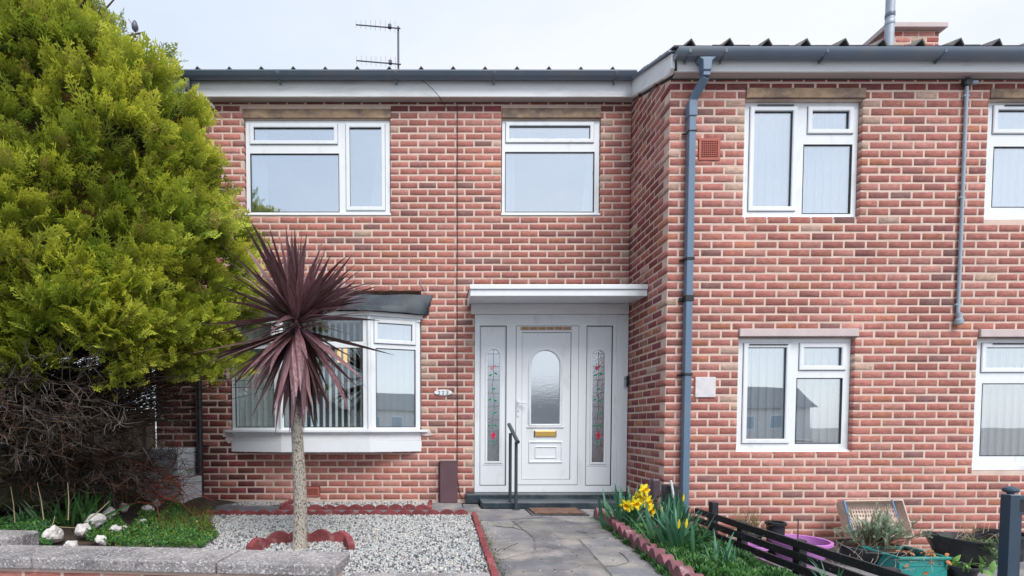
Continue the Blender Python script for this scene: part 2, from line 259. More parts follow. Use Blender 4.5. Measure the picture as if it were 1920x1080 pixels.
class MB:
    def __init__(s, T=None):
        s.v = []; s.f = []; s.T = T or (lambda p: p)
    def add(s, vs, fs):
        k = len(s.v); s.v += [tuple(s.T(tuple(p))) for p in vs]; s.f += [tuple(i+k for i in f) for f in fs]
    def box(s, x0, x1, y0, y1, z0, z1):
        s.add([(x0, y0, z0), (x1, y0, z0), (x1, y1, z0), (x0, y1, z0), (x0, y0, z1), (x1, y0, z1), (x1, y1, z1), (x0, y1, z1)],
              [(0, 3, 2, 1), (4, 5, 6, 7), (0, 1, 5, 4), (1, 2, 6, 5), (2, 3, 7, 6), (3, 0, 4, 7)])
        return s
    def hexa(s, p8):
        s.add(p8, [(0, 3, 2, 1), (4, 5, 6, 7), (0, 1, 5, 4), (1, 2, 6, 5), (2, 3, 7, 6), (3, 0, 4, 7)]); return s
    def prism(s, pts, a0, a1, axis='y'):
        """closed outline pts (two coordinates) swept along an axis"""
        def P(p, a):
            return {'y': (p[0], a, p[1]), 'x': (a, p[0], p[1]), 'z': (p[0], p[1], a)}[axis]
        n = len(pts)
        s.add([P(p, a0) for p in pts]+[P(p, a1) for p in pts],
              [tuple(range(n)), tuple(range(2*n-1, n-1, -1))]+[(i, (i+n), (i+1) % n+n, (i+1) % n) for i in range(n)])
        return s
    def tube(s, path, r, n=8, cap=True):
        path = [Vector(p) for p in path]; m = len(path)
        rr = r if isinstance(r, (list, tuple)) else [r]*m
        vs = []; fs = []; prev = None
        for i, p in enumerate(path):
            d = (path[min(i+1, m-1)]-path[max(i-1, 0)]).normalized()
            if prev is None:
                a = d.orthogonal().normalized()
                if n == 4: a = Vector((1, 0, 0)) if abs(d.x) < 0.9 else Vector((0, 0, 1)); a = (a-d*a.dot(d)).normalized(); a = (a+d.cross(a)).normalized()
            else: a = (prev-d*prev.dot(d)).normalized()
            prev = a; b = d.cross(a)
            for k in range(n):
                t = 2*math.pi*k/n; vs.append(tuple(p+(a*math.cos(t)+b*math.sin(t))*rr[i]))
        for i in range(m-1):
            for k in range(n): fs.append((i*n+k, i*n+(k+1) % n, (i+1)*n+(k+1) % n, (i+1)*n+k))
        if cap: fs += [tuple(range(n-1, -1, -1)), tuple((m-1)*n+k for k in range(n))]
        s.add(vs, fs); return s
    def lathe(s, prof, c=(0, 0, 0), n=24, sx=1, sy=1, close=True):
        vs = []; fs = []
        for r, z in prof:
            for k in range(n):
                t = 2*math.pi*k/n; vs.append((c[0]+r*math.cos(t)*sx, c[1]+r*math.sin(t)*sy, c[2]+z))
        for i in range(len(prof)-1):
            for k in range(n): fs.append((i*n+k, i*n+(k+1) % n, (i+1)*n+(k+1) % n, (i+1)*n+k))
        if close: fs += [tuple(range(n-1, -1, -1)), tuple((len(prof)-1)*n+k for k in range(n))]
        s.add(vs, fs); return s
    def holed(s, x0, x1, z0, z1, holes, yf, yb, outer=True):
        """slab in the x-z plane with rectangular holes: front at yf, returns to yb"""
        xs = sorted({x0, x1}|{min(max(h[i], x0), x1) for h in holes for i in (0, 1)})
        zs = sorted({z0, z1}|{min(max(h[i], z0), z1) for h in holes for i in (2, 3)})
        for a, b in zip(xs, xs[1:]):
            for c_, d in zip(zs, zs[1:]):
                mx, mz = (a+b)/2, (c_+d)/2
                if b-a < 1e-6 or d-c_ < 1e-6 or any(h[0] < mx < h[1] and h[2] < mz < h[3] for h in holes): continue
                s.add([(a, yf, c_), (b, yf, c_), (b, yf, d), (a, yf, d)], [(0, 1, 2, 3)])
        rects = [(h, 1) for h in holes]+([((x0, x1, z0, z1), -1)] if outer else [])
        for (a, b, c_, d), sg in rects:
            a, b, c_, d = max(a, x0), min(b, x1), max(c_, z0), min(d, z1)
            for p, q in (((a, c_), (b, c_)), ((b, c_), (b, d)), ((b, d), (a, d)), ((a, d), (a, c_))):
                f = (0, 1, 2, 3) if sg > 0 else (3, 2, 1, 0)
                s.add([(p[0], yf, p[1]), (q[0], yf, q[1]), (q[0], yb, q[1]), (p[0], yb, p[1])], [f])
        return s
    def ring(s, x0, x1, z0, z1, w_, yf, yb, ch=0.004):
        """picture-frame ring with a small chamfer on its front edges"""
        o = [(x0, z0), (x1, z0), (x1, z1), (x0, z1)]
        def ins(d): return [(x0+d, z0+d), (x1-d, z0+d), (x1-d, z1-d), (x0+d, z1-d)]
        loops = [(ins(0), yb), (ins(0), yf+ch), (ins(ch), yf), (ins(w_-ch), yf), (ins(w_), yf+ch), (ins(w_), yb)]
        vs = [(p[0], y, p[1]) for L_, y in loops for p in L_]; fs = []
        for i in range(5):
            for k in range(4): fs.append((i*4+k, i*4+(k+1) % 4, (i+1)*4+(k+1) % 4, (i+1)*4+k))
        s.add(vs, fs); return s
    def build(s, name, m, parent=None, smooth=False, bevel=0, kind=None, label=None, seg=2):
        o_ = org(parent) if parent is not None else Vector((0, 0, 0))
        me = bpy.data.meshes.new(name); me.from_pydata([(p[0]-o_.x, p[1]-o_.y, p[2]-o_.z) for p in s.v], [], s.f)
        me.materials.append(m); me.validate(); me.update()
        if smooth:
            me.polygons.foreach_set('use_smooth', [True]*len(me.polygons))
            try: me.set_sharp_from_angle(angle=R(38))
            except Exception: pass
        o = bpy.data.objects.new(name, me); link(o, parent); ORG[o.name] = tuple(o_)
        if bevel:
            b = o.modifiers.new('b', 'BEVEL'); b.width = bevel; b.segments = seg; b.limit_method = 'ANGLE'; b.angle_limit = R(35)
        if kind: o['kind'] = kind
        if label: o['label'] = label
        return o

def shared(name, me, parent, loc, rot=None, scale=None):
    """another object on an existing mesh; loc in world space, parents are unrotated"""
    o = bpy.data.objects.new(name, me); o.location = Vector(loc)-org(parent) if parent is not None else Vector(loc)
    if rot is not None:
        if isinstance(rot, Quaternion): o.rotation_mode = 'QUATERNION'; o.rotation_quaternion = rot
        else: o.rotation_euler = rot
    if scale is not None: o.scale = scale if not isinstance(scale, (int, float)) else (scale,)*3
    link(o, parent); return o

# ================================================================== GROUND
D = 1.0125                      # the right-hand house stands this far forward
RG = -0.34                      # level of the right-hand garden
PV = -0.46                      # pavement level
def sheet(name, x0, x1, y0, y1, z, m, thick=0.0):
    b = MB()
    if thick: b.box(x0, x1, y0, y1, z-thick, z)
    else: b.add([(x0, y0, z), (x1, y0, z), (x1, y1, z), (x0, y1, z)], [(0, 1, 2, 3)])
    return b.build(name, m, kind='structure')
sheet('ground', -300, 300, -300, 300, PV-0.14, M['pavement'])
sheet('road', -120, 120, -16.5, -9.0, PV-0.13, M['asphalt'])
sheet('pavement', -120, 120, -9.0, -3.55, PV, M['pavement'], 0.137)
sheet('garden_soil', -14, -.62, -3.5, -1.0, -0.03, M['soil'], 0.55); sheet('garden_soil', -14, 0.36, -.999, 14, -0.03, M['soil'], 0.55)
def bz(x): return -.03-.14*max(0, min(1, (x+.62)/.9))
_b = MB()
for _i in range(12):
    for _j in range(30):
        _x = [-.621+.954*(_i+k)/12 for k in (0, 1)]; _y = [-3.5+2.5*(_j+k)/30 for k in (0, 1)]; _h = lambda x, y: bz(x)+(.010*math.sin(x*23+y*9)+.008*math.sin(y*31-x*11) if -.6 < x < .3 else 0)
        _b.add([(_x[0], _y[0], _h(_x[0], _y[0])), (_x[1], _y[0], _h(_x[1], _y[0])), (_x[1], _y[1], _h(_x[1], _y[1])), (_x[0], _y[1], _h(_x[0], _y[1]))], [(0, 1, 2, 3)])
_b.build('flower_bed', M['soil'], kind='structure')
sheet('neighbour_yard', 0.365, 14, -3.5, -1.0, RG, M['concrete'], 0.22)

# ================================================================== BRICKWORK
CH = 0.08246; Z0 = 0.0617; BL = 0.225; J = 0.0195
TONES = [((0.44, 0.182, 0.150), 52), ((0.39, 0.155, 0.132), 28), ((0.315, 0.140, 0.128), 10), ((0.49, 0.205, 0.14), 3), ((0.49, 0.235, 0.20), 12), ((0.52, 0.37, 0.30), 1.5), ((0.27, 0.145, 0.135), 2)]
def brick_geo(L, H, Dp, rg, pr=0.0):
    """chamfered brick, front at y=0, sides run back to y=Dp; 18 triangles"""
    c = 0.005; a, b = L/2, H/2; j = lambda k: rg.uniform(-k, k)
    v = [(-a+c+j(.0015), -pr, -b+c+j(.0018)), (a-c+j(.0015), -pr, -b+c+j(.0018)), (a-c+j(.0015), -pr, b-c+j(.0018)), (-a+c+j(.0015), -pr, b-c+j(.0018))]
    v += [(-a+j(.001), c, -b+j(.001)), (a+j(.001), c, -b+j(.001)), (a+j(.001), c, b+j(.001)), (-a+j(.001), c, b+j(.001))]
    v += [(-a, Dp, -b), (a, Dp, -b), (a, Dp, b), (-a, Dp, b)]
    f = [(0, 1, 2, 3)]+[(4+i, 4+(i+1) % 4, (i+1) % 4, i) for i in range(4)]+[(8+i, 8+(i+1) % 4, 4+(i+1) % 4, 4+i) for i in range(4)]
    return np.array(v), np.array(f)
STD = []
for i in range(24):
    rg = random.Random(100+i); V, F = brick_geo(BL-J, CH-J, 0.03, rg, 0.0)
    c = np.array(TONES[[0, 0, 0, 0, 0, 0, 0, 0, 0, 0, 1, 1, 1, 1, 1, 2, 2, 3, 4, 4, 4, 0, 6, 1][i]][0])*rg.uniform(0.93, 1.1)
    me = np_mesh('brick', V, F, np.tile(c, (len(V), 1))); me.materials.append(M['brick']); STD.append((me, c))
def lay(x0, x1, j0, j1, phase, holes, first=None):
    """bricks of a wall as (u0,u1,z0,z1,depth,full)"""
    res = []
    for j in range(j0, j1):
        zc = Z0+j*CH; za, zb = zc-CH/2+J/2, zc+CH/2-J/2
        u = x0+phase(j)
        while u > x0: u -= BL
        row = []
        while u < x1:
            row.append([u+J/2, u+BL-J/2]); u += BL
        for a, b in row:
            segs = [[max(a, x0), min(b, x1)]]
            cut = [False]
            for h in holes:
                if h[2] < zc+0.012 and h[3] > zc-0.012:
                    ns = []
                    for s_ in segs:
                        if h[1] <= s_[0] or h[0] >= s_[1]: ns.append(s_); continue
                        if s_[0] < h[0]: ns.append([s_[0], h[0]])
                        if s_[1] > h[1]: ns.append([h[1], s_[1]])
                    segs = ns
            for p, q in segs:
                if q-p < 0.025: continue
                edge = any(abs(p-h[1]) < 0.004 or abs(q-h[0]) < 0.004 for h in holes if h[2] < zc < h[3])
                res.append((p, q, za, zb, edge, q-p > BL-J-0.002))
    return res
def realise(house, bricks, T, normal, tone_fn, budget, rot):
    """the first `budget` full stretchers become objects of their own, the rest is returned for the joined mesh"""
    Vs = []; Fs = []; Cs = []; k = 0; n_obj = 0
    rg = random.Random(5)
    for (a, b, za, zb, edge, full, *extra) in bricks:
        uc, zc = (a+b)/2, (za+zb)/2; pr = rg.uniform(-0.0015, 0.0022); p = T(uc, zc)
        ti = tone_fn(uc, zc, rg)
        if full and not edge and n_obj < budget and (not extra or extra[0] is None):
            cand = [i for i in range(24)] ; i = rg.choice(cand) if ti is None else None
            if i is not None:
                me = STD[i][0]
                o = bpy.data.objects.new('brick', me); o.location = Vector(p)+Vector(normal)*pr-org(house)
                o.rotation_euler = (rg.uniform(-.004, .004), rg.uniform(-.006, .006), rot+rg.uniform(-.005, .005)); link(o, house); n_obj += 1; continue
        if ti is None:
            t = rg.choices([x[0] for x in TONES], [x[1] for x in TONES])[0]
            if not full and rg.random() < 0.2: t = (0.5, 0.35, 0.28)
            kk = rg.uniform(0.92, 1.1); ti = tuple(c*kk*rg.uniform(.98, 1.02) for c in t)
        dp = extra[0] if extra and extra[0] else (0.105 if edge else 0.03)
        V, F = brick_geo(b-a, zb-za, dp, rg, 0.0)
        tw = rg.uniform(-.006, .006); x, z = V[:, 0].copy(), V[:, 2].copy(); V[:, 0] = x*math.cos(tw)-z*math.sin(tw); V[:, 2] = x*math.sin(tw)+z*math.cos(tw)
        cr_, sr_ = math.cos(rot), math.sin(rot)
        X = V[:, 0]*cr_-V[:, 1]*sr_; Y = V[:, 0]*sr_+V[:, 1]*cr_
        W = np.stack([X+p[0]+normal[0]*pr, Y+p[1]+normal[1]*pr, V[:, 2]+p[2]], 1)
        Vs.append(W); Fs.append(F+k); Cs.append(np.tile(np.array(ti), (len(V), 1))); k += len(V)
    return Vs, Fs, Cs

def px_rect(l, t, r, b, Y):
    cx_, cy_ = (l+r)/2, (t+b)/2
    return at(l, cy_, Y)[0], at(r, cy_, Y)[0], at(cx_, b, Y)[1], at(cx_, t, Y)[1]

left = thing('brick_house', 'red brick house with white panelled front door and bow window behind the cordyline', 'house', (-2.9, 0, 0))
right = thing('brick_house', 'red brick house standing forward on the right, with blue grey square downpipe', 'house', (2.2, -D, RG))
WT = 4.835; RT = 4.418
BAY = (-4.886, -2.541, 0.70, 2.60)
UL = px_rect(458, 222, 732, 404, 0); UM = px_rect(940, 222, 1126, 404, 0)
ULl = (at(455, 210, 0)[0], at(733, 210, 0)[0], UL[3]-0.002, at(600, 204, 0)[1]); UMl = (at(941, 210, 0)[0], at(1127, 210, 0)[0], UM[3]-0.002, at(1030, 203, 0)[1])
DOOR = (-1.885, 0.1, 0.0, 2.43)
VENTL = px_rect(568, 912, 600, 932, 0)
holesL = [UL, UM, ULl, UMl, BAY, DOOR, VENTL]
UR = px_rect(1395, 185, 1616, 410, -D); LR = px_rect(1383, 632, 1601, 850, -D)
UR2 = (at(1850, 300, -D)[0], 4.46, at(1890, 411, -D)[1], at(1890, 185, -D)[1]); LR2 = (at(1828, 760, -D)[0], 4.43, at(1880, 882, -D)[1], at(1880, 633, -D)[1])
URl = (UR[0]+.005, UR[1]+.02, UR[3]-.002, at(1500, 165, -D)[1]); LRl = (at(1385, 622, -D)[0], at(1609, 622, -D)[0], LR[3]-.002, at(1500, 616, -D)[1])
UR2l = (UR2[0]+.01, 4.5, UR2[3]-.002, at(1890, 166, -D)[1]); LR2l = (LR2[0]+.01, 4.5, LR2[3]-.002, at(1880, 617, -D)[1])
VENTR = px_rect(1309, 259, 1351, 301, -D); PLATE = px_rect(1303, 707, 1341, 745, -D)
holesR = [UR, LR, UR2, LR2, URl, LRl, UR2l, LR2l, VENTR]
def toneL(u, z, rg):
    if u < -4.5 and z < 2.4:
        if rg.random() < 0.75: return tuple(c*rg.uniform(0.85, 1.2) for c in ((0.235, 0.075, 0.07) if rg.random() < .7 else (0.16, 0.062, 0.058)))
    if z > WT-0.12: return tuple(c*rg.uniform(0.85, 1.1) for c in (0.22, 0.07, 0.065))  # courses under the eaves: shadow and damp put into the brick tone
    return None
def toneR(u, z, rg):
    if z > RT-0.11: return tuple(c*rg.uniform(0.85, 1.1) for c in (0.24, 0.075, 0.07))  # same darker tone under this eave, shadow and damp coloured in
    return None
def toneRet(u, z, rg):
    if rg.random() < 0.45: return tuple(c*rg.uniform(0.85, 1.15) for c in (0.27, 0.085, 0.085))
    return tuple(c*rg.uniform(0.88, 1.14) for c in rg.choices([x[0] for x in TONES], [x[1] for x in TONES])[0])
# left wall
bl = lay(-5.81, 0.0, 0, 59, lambda j: (-2.911+5.81) % BL+(0.1125 if j % 2 == 0 else 0)+0.004*math.sin(j*1.7), holesL)
bl = [b for b in bl if b[2] < WT]
bl = [(b[0], b[1], b[2], min(b[3], WT), b[4], b[5]) for b in bl]
order = sorted(range(len(bl)), key=lambda i: (0 if (-4.35 < bl[i][0] < -0.1 and 0.1 < bl[i][2] < 4.6) else 1, rng.random()))
Vs, Fs, Cs = realise(left, [bl[i] for i in order], lambda u, z: (u, 0, z), (0, -1, 0), toneL, 300, 0)
V = np.concatenate(Vs); F = []; 
def joined(name, house, Vs, Fs, Cs):
    V = np.concatenate(Vs); C_ = np.concatenate(Cs); F = np.concatenate(Fs)
    return np_obj(name, V, F, M['brick'], house, C_, 'stuff')
joined('brickwork', left, Vs, Fs, Cs)
# right front wall, with bonded corner
br = []
for b in lay(0.0, 4.7, -5, 54, lambda j: (0.0 if j % 2 else 0.1125)+0.003*math.sin(j*2.1), holesR):
    if b[2] > RT: continue
    b = (b[0], b[1], b[2], min(b[3], RT), b[4], b[5])
    if b[0] < 0.01: br.append(b+((0.1065 if b[1] > 0.15 else 0.219),))
    else: br.append(b+(None,))
# lay() clips half bricks at the corner; the course that starts with a header gets a deep brick
order = sorted(range(len(br)), key=lambda i: (0 if (0.15 < br[i][0] < 3.1 and -0.1 < br[i][2] < 4.3) else 1, rng.random()))
Vs, Fs, Cs = realise(right, [br[i] for i in order], lambda u, z: (u, -D, z), (0, -1, 0), toneR, 300, 0)
# return wall: face at x = 0 looking left, u runs from the front corner back
ret = []
for j in range(-3, 59):
    zc = Z0+j*CH
    u = (0.1065 if j % 2 else 0.219)+J
    while u < D-0.02:
        q = min(u+BL-J, D-0.002)
        ztop = RT+(WT-RT)*min(1, (u+.06)/D)
        if zc < ztop+0.02 and q-u > 0.02: ret.append((u, q, zc-CH/2+J/2, min(zc+CH/2-J/2, ztop+.03), False, False))
        u += BL
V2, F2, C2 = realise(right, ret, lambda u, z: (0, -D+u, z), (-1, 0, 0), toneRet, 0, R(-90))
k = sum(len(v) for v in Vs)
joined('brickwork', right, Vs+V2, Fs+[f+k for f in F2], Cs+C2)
# mortar walls behind the brick faces
m_ = 0.0045
def grow(h): return (h[0]-0.002, h[1]+0.002, h[2]-0.002, h[3]+0.002)
MB().holed(-5.81+.003, -0.0, -0.02, WT, [grow(h) for h in holesL], m_, 0.27, True).build('wall', M['mortar'], left)
b = MB().holed(m_, 4.7, RG-0.02, RT, [grow(h) for h in holesR], -D+m_, -D+0.27, False)
b.add([(m_, -D+m_, RG-.02), (m_, 0.0, RG-.02), (m_, 0.0, WT), (m_, -D+m_, RT)], [(0, 3, 2, 1)])
b.build('wall', M['mortar'], right)
# plain gable side of the left house and room shells
MB().box(-5.805, -5.6, 0.275, 6.5, 0, 4.8).build('gable_wall', M['mortar'], left)
MB().box(4.71, 4.9, -D+0.3, 6.5, RG, 4.4).build('gable_wall', M['mortar'], right)

# ================================================================== WINDOWS
def window(house, rect, Y, cells, glass, sill=True, Uv=None, origin=None, lower=0.0, vent=None, fw=None, label=None, kind='window'):
    """white frame slab with openings; cells = (x0,x1,z0,z1,'sash'|'fixed') in wall coordinates. rect likewise"""
    if Uv is None: T = lambda p: (p[0], p[1]+Y, p[2])
    else:
        Vn = Vector((Uv.y, -Uv.x, 0))     # outward
        T = lambda p: (origin[0]+Uv.x*p[0]-Vn.x*p[1], origin[1]+Uv.y*p[0]-Vn.y*p[1], p[2])
    x0, x1, z0, z1 = rect
    b = MB(T); b.holed(x0, x1, z0, z1, [c[:4] for c in cells], 0.0, 0.06)
    fr = b.build(kind, M['pvc'], house, bevel=0.003, label=label)
    for c in cells:
        a, b2, c_, d = c[:4]
        MB(T).ring(a-0.002, b2+0.002, c_-0.002, d+0.002, 0.009, -0.0015, 0.01, 0.001).build('gasket', M['gasket'], fr)
        if c[4] == 'sash':
            wd = 0.040
            MB(T).ring(a-wd, b2+wd, c_-wd, d+wd, wd+0.006, -0.016, 0.004, 0.006).build('sash', M['pvc'], fr)
            MB(T).ring(a-wd-.004, b2+wd+.004, c_-wd-.004, d+wd+.004, 0.006, -0.003, 0.004, 0.001).build('gasket', M['gasket'], fr)
        MB(T).box(a, b2, 0.012, 0.02, c_, d).build('pane', glass, fr)
    if vent:
        a, b2, zz = vent
        MB(T).box(a, b2, -0.026, -0.0165, zz-0.008, zz+0.002).build('trickle_vent', M['gasket'], fr)
    if sill:
        s = MB(T); s.prism([(-0.035, z0-0.028-lower), (-0.035, z0-0.012), (-0.0, z0+0.012), (0.05, z0+0.012), (0.05, z0-0.028-lower)], x0-0.012, x1+0.012, 'x')
        s.build('window_sill', M['pvc'], fr, bevel=0.002)
    return fr, T

def cell(l, t, r, b, Y, kind): return (*px_rect(l, t, r, b, Y), kind)
YL = 0.03; YR = -D+0.055
wUL, _ = window(left, (UL[0]+.012, UL[1]-.008, UL[2]+.03, UL[3]-.008), YL, [cell(475, 239, 627, 265, YL, 'sash'), cell(470, 288, 636, 398, YL, 'fixed'), cell(655, 239, 716, 389, YL, 'sash')], M['glass'])
wUM, _ = window(left, (UM[0]+.012, UM[1]-.008, UM[2]+.03, UM[3]-.008), YL, [cell(954, 236, 1107, 262, YL, 'sash'), cell(947, 285, 1114, 398, YL, 'fixed')], M['glass'])
wUR, _ = window(right, (UR[0]+.004, UR[1]-.004, UR[2]+.03, UR[3]-.006), YR, [cell(1411, 208, 1485, 389, YR, 'sash'), cell(1521, 208, 1592, 244, YR, 'sash'), cell(1505, 271, 1596, 401, YR, 'fixed')], M['glass'], vent=(at(1418, 199, YR)[0], at(1486, 199, YR)[0], at(1450, 199, YR)[1]))
wLR, _ = window(right, (LR[0]+.004, LR[1]-.004, LR[2]+.03, LR[3]-.006), YR, [cell(1399, 651, 1473, 824, YR, 'sash'), cell(1505, 651, 1578, 687, YR, 'sash'), cell(1492, 709, 1578, 832, YR, 'fixed')], M['glass_low'], vent=(at(1403, 646, YR)[0], at(1475, 646, YR)[0], at(1450, 646, YR)[1]))
c1 = px_rect(1868, 206, 1920, 244, YR); c2 = px_rect(1861, 275, 1920, 389, YR)
wU2, _ = window(right, (UR2[0]+.004, 4.456, UR2[2]+.03, UR2[3]-.006), YR, [(c1[0], 4.38, c1[2], c1[3], 'sash'), (c2[0], 4.40, c2[2], c2[3], 'fixed')], M['glass'], vent=(c1[0]+.06, 4.2, c1[3]+.035))
c1 = px_rect(1846, 651, 1920, 691, YR); c2 = px_rect(1839, 719, 1920, 855, YR)
wL2, _ = window(right, (LR2[0]+.004, 4.426, LR2[2]+.06, LR2[3]-.006), YR, [(c1[0], 4.36, c1[2], c1[3], 'sash'), (c2[0], 4.38, c2[2], c2[3], 'fixed')], M['glass_low'], vent=(c1[0]+.06, 4.2, c1[3]+.035), lower=0.03)

# ---- bow window (three flats)
P0, P1, P2, P3 = (-4.875, 0.0), (at(527, 700, -.2)[0], -0.20), (at(692, 700, -.2)[0], -0.20), (-2.55, 0.0)
zb0, zb1 = at(600, 806, -.2)[1], at(620, 590, -.2)[1]
bayp = []
def flat(Pa, Pb, cells, glass):
    U = Vector((Pb[0]-Pa[0], Pb[1]-Pa[1], 0)); L = U.length; U.normalize()
    cc = [(a*L, b_*L, c_, d, k) for a, b_, c_, d, k in cells]
    return window(left, (0.006, L-0.006, zb0, zb1-0.012), 0, cc, glass, sill=False, Uv=U, origin=Pa, kind='bow_window')[0]
zt = at(640, 602, -.2)[1]; zm1 = at(640, 640, -.2)[1]; zm0 = at(640, 652, -.2)[1]; zbot = at(640, 801, -.2)[1]
flat(P0, P1, [(0.14, 0.84, zm1+.02, zt-.01, 'sash'), (0.08, 0.86, zbot, zm0, 'fixed')], M['glass_side'])
flat(P1, P2, [(0.03, 0.93, zm1, zt+.02, 'fixed'), (0.03, 0.93, zbot, zm0, 'fixed')], M['glass_bay'])
flat(P2, P3, [(0.16, 0.84, zm1+.02, zt-.01, 'sash'), (0.13, 0.90, zbot, zm0, 'fixed')], M['glass_low'])
for P in (P1, P2): MB().tube([(P[0], P[1]+.004, zb0), (P[0], P[1]+.004, zb1-.012)], 0.026, 10).build('corner_post', M['pvc'], left, smooth=True)
def bayslab(off, z0, z1, name, m, ext=0.0, bevel=0.003):
    pts = [(P0[0]-off-ext, 0.0), (P0[0]-off, -0.004 if ext else 0), (P1[0]-off*.5, P1[1]-off), (P2[0]+off*.5, P2[1]-off), (P3[0]+off, -0.004 if ext else 0), (P3[0]+off+ext, 0.0), (P3[0]+off+ext, 0.2), (P0[0]-off-ext, 0.2)]
    if ext: pts[1] = (P0[0]-off-ext*.3, -0.03); pts[4] = (P3[0]+off+ext*.3, -0.03)
    pts = pts
    return MB().prism(pts, z0, z1, 'z').build(name, m, left, bevel=bevel)
bayslab(0.045, zb0-0.03, zb0, 'bow_sill', M['pvc'], ext=0.07)
bayslab(0.006, at(600, 827, -.2)[1], zb0-.032, 'apron_upper', M['pvc2'])
bayslab(0.012, at(600, 848, -.2)[1], at(600, 827, -.2)[1]-.002, 'apron_panel', M['pvc'])
bayslab(0.03, zb1-.010, zb1+.035, 'bow_head', M['pvc2'])
# mortar smears round the bow
for (x, z, sx) in ((P0[0]-.06, zb0-.06, .1), (P3[0]+.07, zb0-.05, .09), (P0[0]-.035, 1.6, .03), (P3[0]+.03, 2.33, .05), (P0[0]-.04, zb0-.12, .05)):
    V = []; n = 14
    for i in range(n):
        t = 2*math.pi*i/n; r_ = rnd.uniform(.6, 1.1); V.append((x+math.cos(t)*sx*r_, z+math.sin(t)*.045*r_*(1 if sx > .04 else 3)))
    MB().prism(V[::-1], -0.012, 0.003, 'y').build('mortar_patch', M['lintel_p'], left, bevel=0.003)
# lead covered roof of the bow
rp = [((P0[0]-.06, 0.0), (P0[0]-.02, -0.03)), ((P1[0]-.06, 0.0), (P1[0]-.02, -0.27)), ((P2[0]+.06, 0), (P2[0]+.02, -0.27)), ((P3[0]+.13, 0), (P3[0]+.07, -0.03))]
b = MB(); zt2 = at(700, 553, 0)[1]; n = 40; rows = []
XA0, XA1 = P0[0]-.06, at(813, 553, 0)[0]
for i in range(n+1):
    t = i/n; x = XA0+(XA1-XA0)*t
    def fy(xx):
        if xx < P1[0]: return -0.05-0.24*max(0, (xx-P0[0]+.06)/(P1[0]-P0[0]+.06))
        if xx > P2[0]: return -0.05-0.24*max(0, (P3[0]+.06-xx)/(P3[0]-P2[0]+.06))
        return -0.29
    xf = (P0[0]-.055)+((P3[0]+.055)-(P0[0]-.055))*t; yf = fy(xf); wv = 0.006*math.sin(t*23)+0.004*math.sin(t*57)
    rows.append([(x, -0.012, zt2+.004*math.sin(t*31)), (x*.6+xf*.4, -0.012+(yf+.012)*.35, zt2-.075+wv), (x*.2+xf*.8, yf*.85, zb1+.115+wv), (xf, yf, zb1+.085+wv*.6), (xf, yf-.004, zb1+.037+wv*.4), (xf, yf+.03, zb1+.036+wv*.4)])
vs = [p for r_ in rows for p in r_]; fs = [(i*6+k, i*6+k+1, (i+1)*6+k+1, (i+1)*6+k) for i in range(n) for k in range(5)]
e0 = len(vs); vs += [(XA0, 0.01, zb1+.037), (XA1-.05, 0.01, zb1+.037), (XA0, .01, zt2), (XA1, .01, zt2)]
fs += [(5, 4, 3, 2, 1, 0, e0+2, e0), tuple(n*6+k for k in range(6))+(e0+1, e0+3)]
b.add(vs, fs); b.build('bow_roof', M['lead'], left, smooth=True)

# ---- lintels, air bricks
def lint(h, rect, Y, m, fr=0.0):
    b = MB(); n = 12; x0, x1, z0, z1 = rect
    b.box(x0+.003, x1-.003, Y-fr, Y+.1, z0+.006, z1-.003); b.build('lintel', m, h, bevel=0.006)
lint(left, ULl, 0, M['lintel_w'], 0.004); lint(left, UMl, 0, M['lintel_w'], 0.012)
lint(right, URl, -D, M['lintel_w'], 0.012); lint(right, UR2l, -D, M['lintel_w'], 0.006)
lint(right, LRl, -D, M['lintel_p'], 0.02); lint(right, LR2l, -D, M['lintel_p'], 0.02)
def airbrick(h, rect, Y, nx, nz):
    x0, x1, z0, z1 = rect; x0 += .005; x1 -= .005; z0 += .004; z1 -= .004
    hs = []; m = .022; dx = (x1-x0-2*m)/nx; dz = (z1-z0-2*m)/nz
    for i in range(nx):
        for k in range(nz): hs.append((x0+m+dx*(i+.14), x0+m+dx*(i+.86), z0+m+dz*(k+.14), z0+m+dz*(k+.86)))
    p = MB().holed(x0, x1, z0, z1, hs, Y-.006, Y+.03).build('air_brick', M['airbrick'], h)
    MB().box(x0, x1, Y+.031, Y+.04, z0, z1).build('vent_shade_backing', M['hole'], p)  # near-black sheet, the shade in the holes is its colour
airbrick(right, VENTR, -D, 8, 8); airbrick(left, VENTL, 0, 9, 5)

# ================================================================== ROOFS AND EAVES
SL = (WT-RT)/(D)           # one roof plane runs over both houses
FP = 0.11
zf0, zf1 = at(800, 181, -FP)[1], at(800, 155, -FP)[1]
XL = at(318, 150, -FP)[0]-.12
fas = MB().box(XL, -0.004, -FP, -FP+.02, zf0, zf1+.03).build('fascia', M['pvc2'], left, bevel=.002)
MB().box(XL, -0.004, -FP+.0205, -0.0045, zf0+.004, zf0+.016).build('soffit', M['soffitw'], left)
zr0, zr1 = at(1600, 134, -D-FP)[1], at(1600, 116, -D-FP)[1]
MB().box(0.02, 5.2, -D-FP, -D-FP+.02, zr0, zr1+.05).build('fascia', M['pvc2'], right, bevel=.002)
MB().box(0.02, 5.2, -D-FP+.0205, -D-.0045, zr0+.004, zr0+.016).build('soffit', M['soffitw'], right)
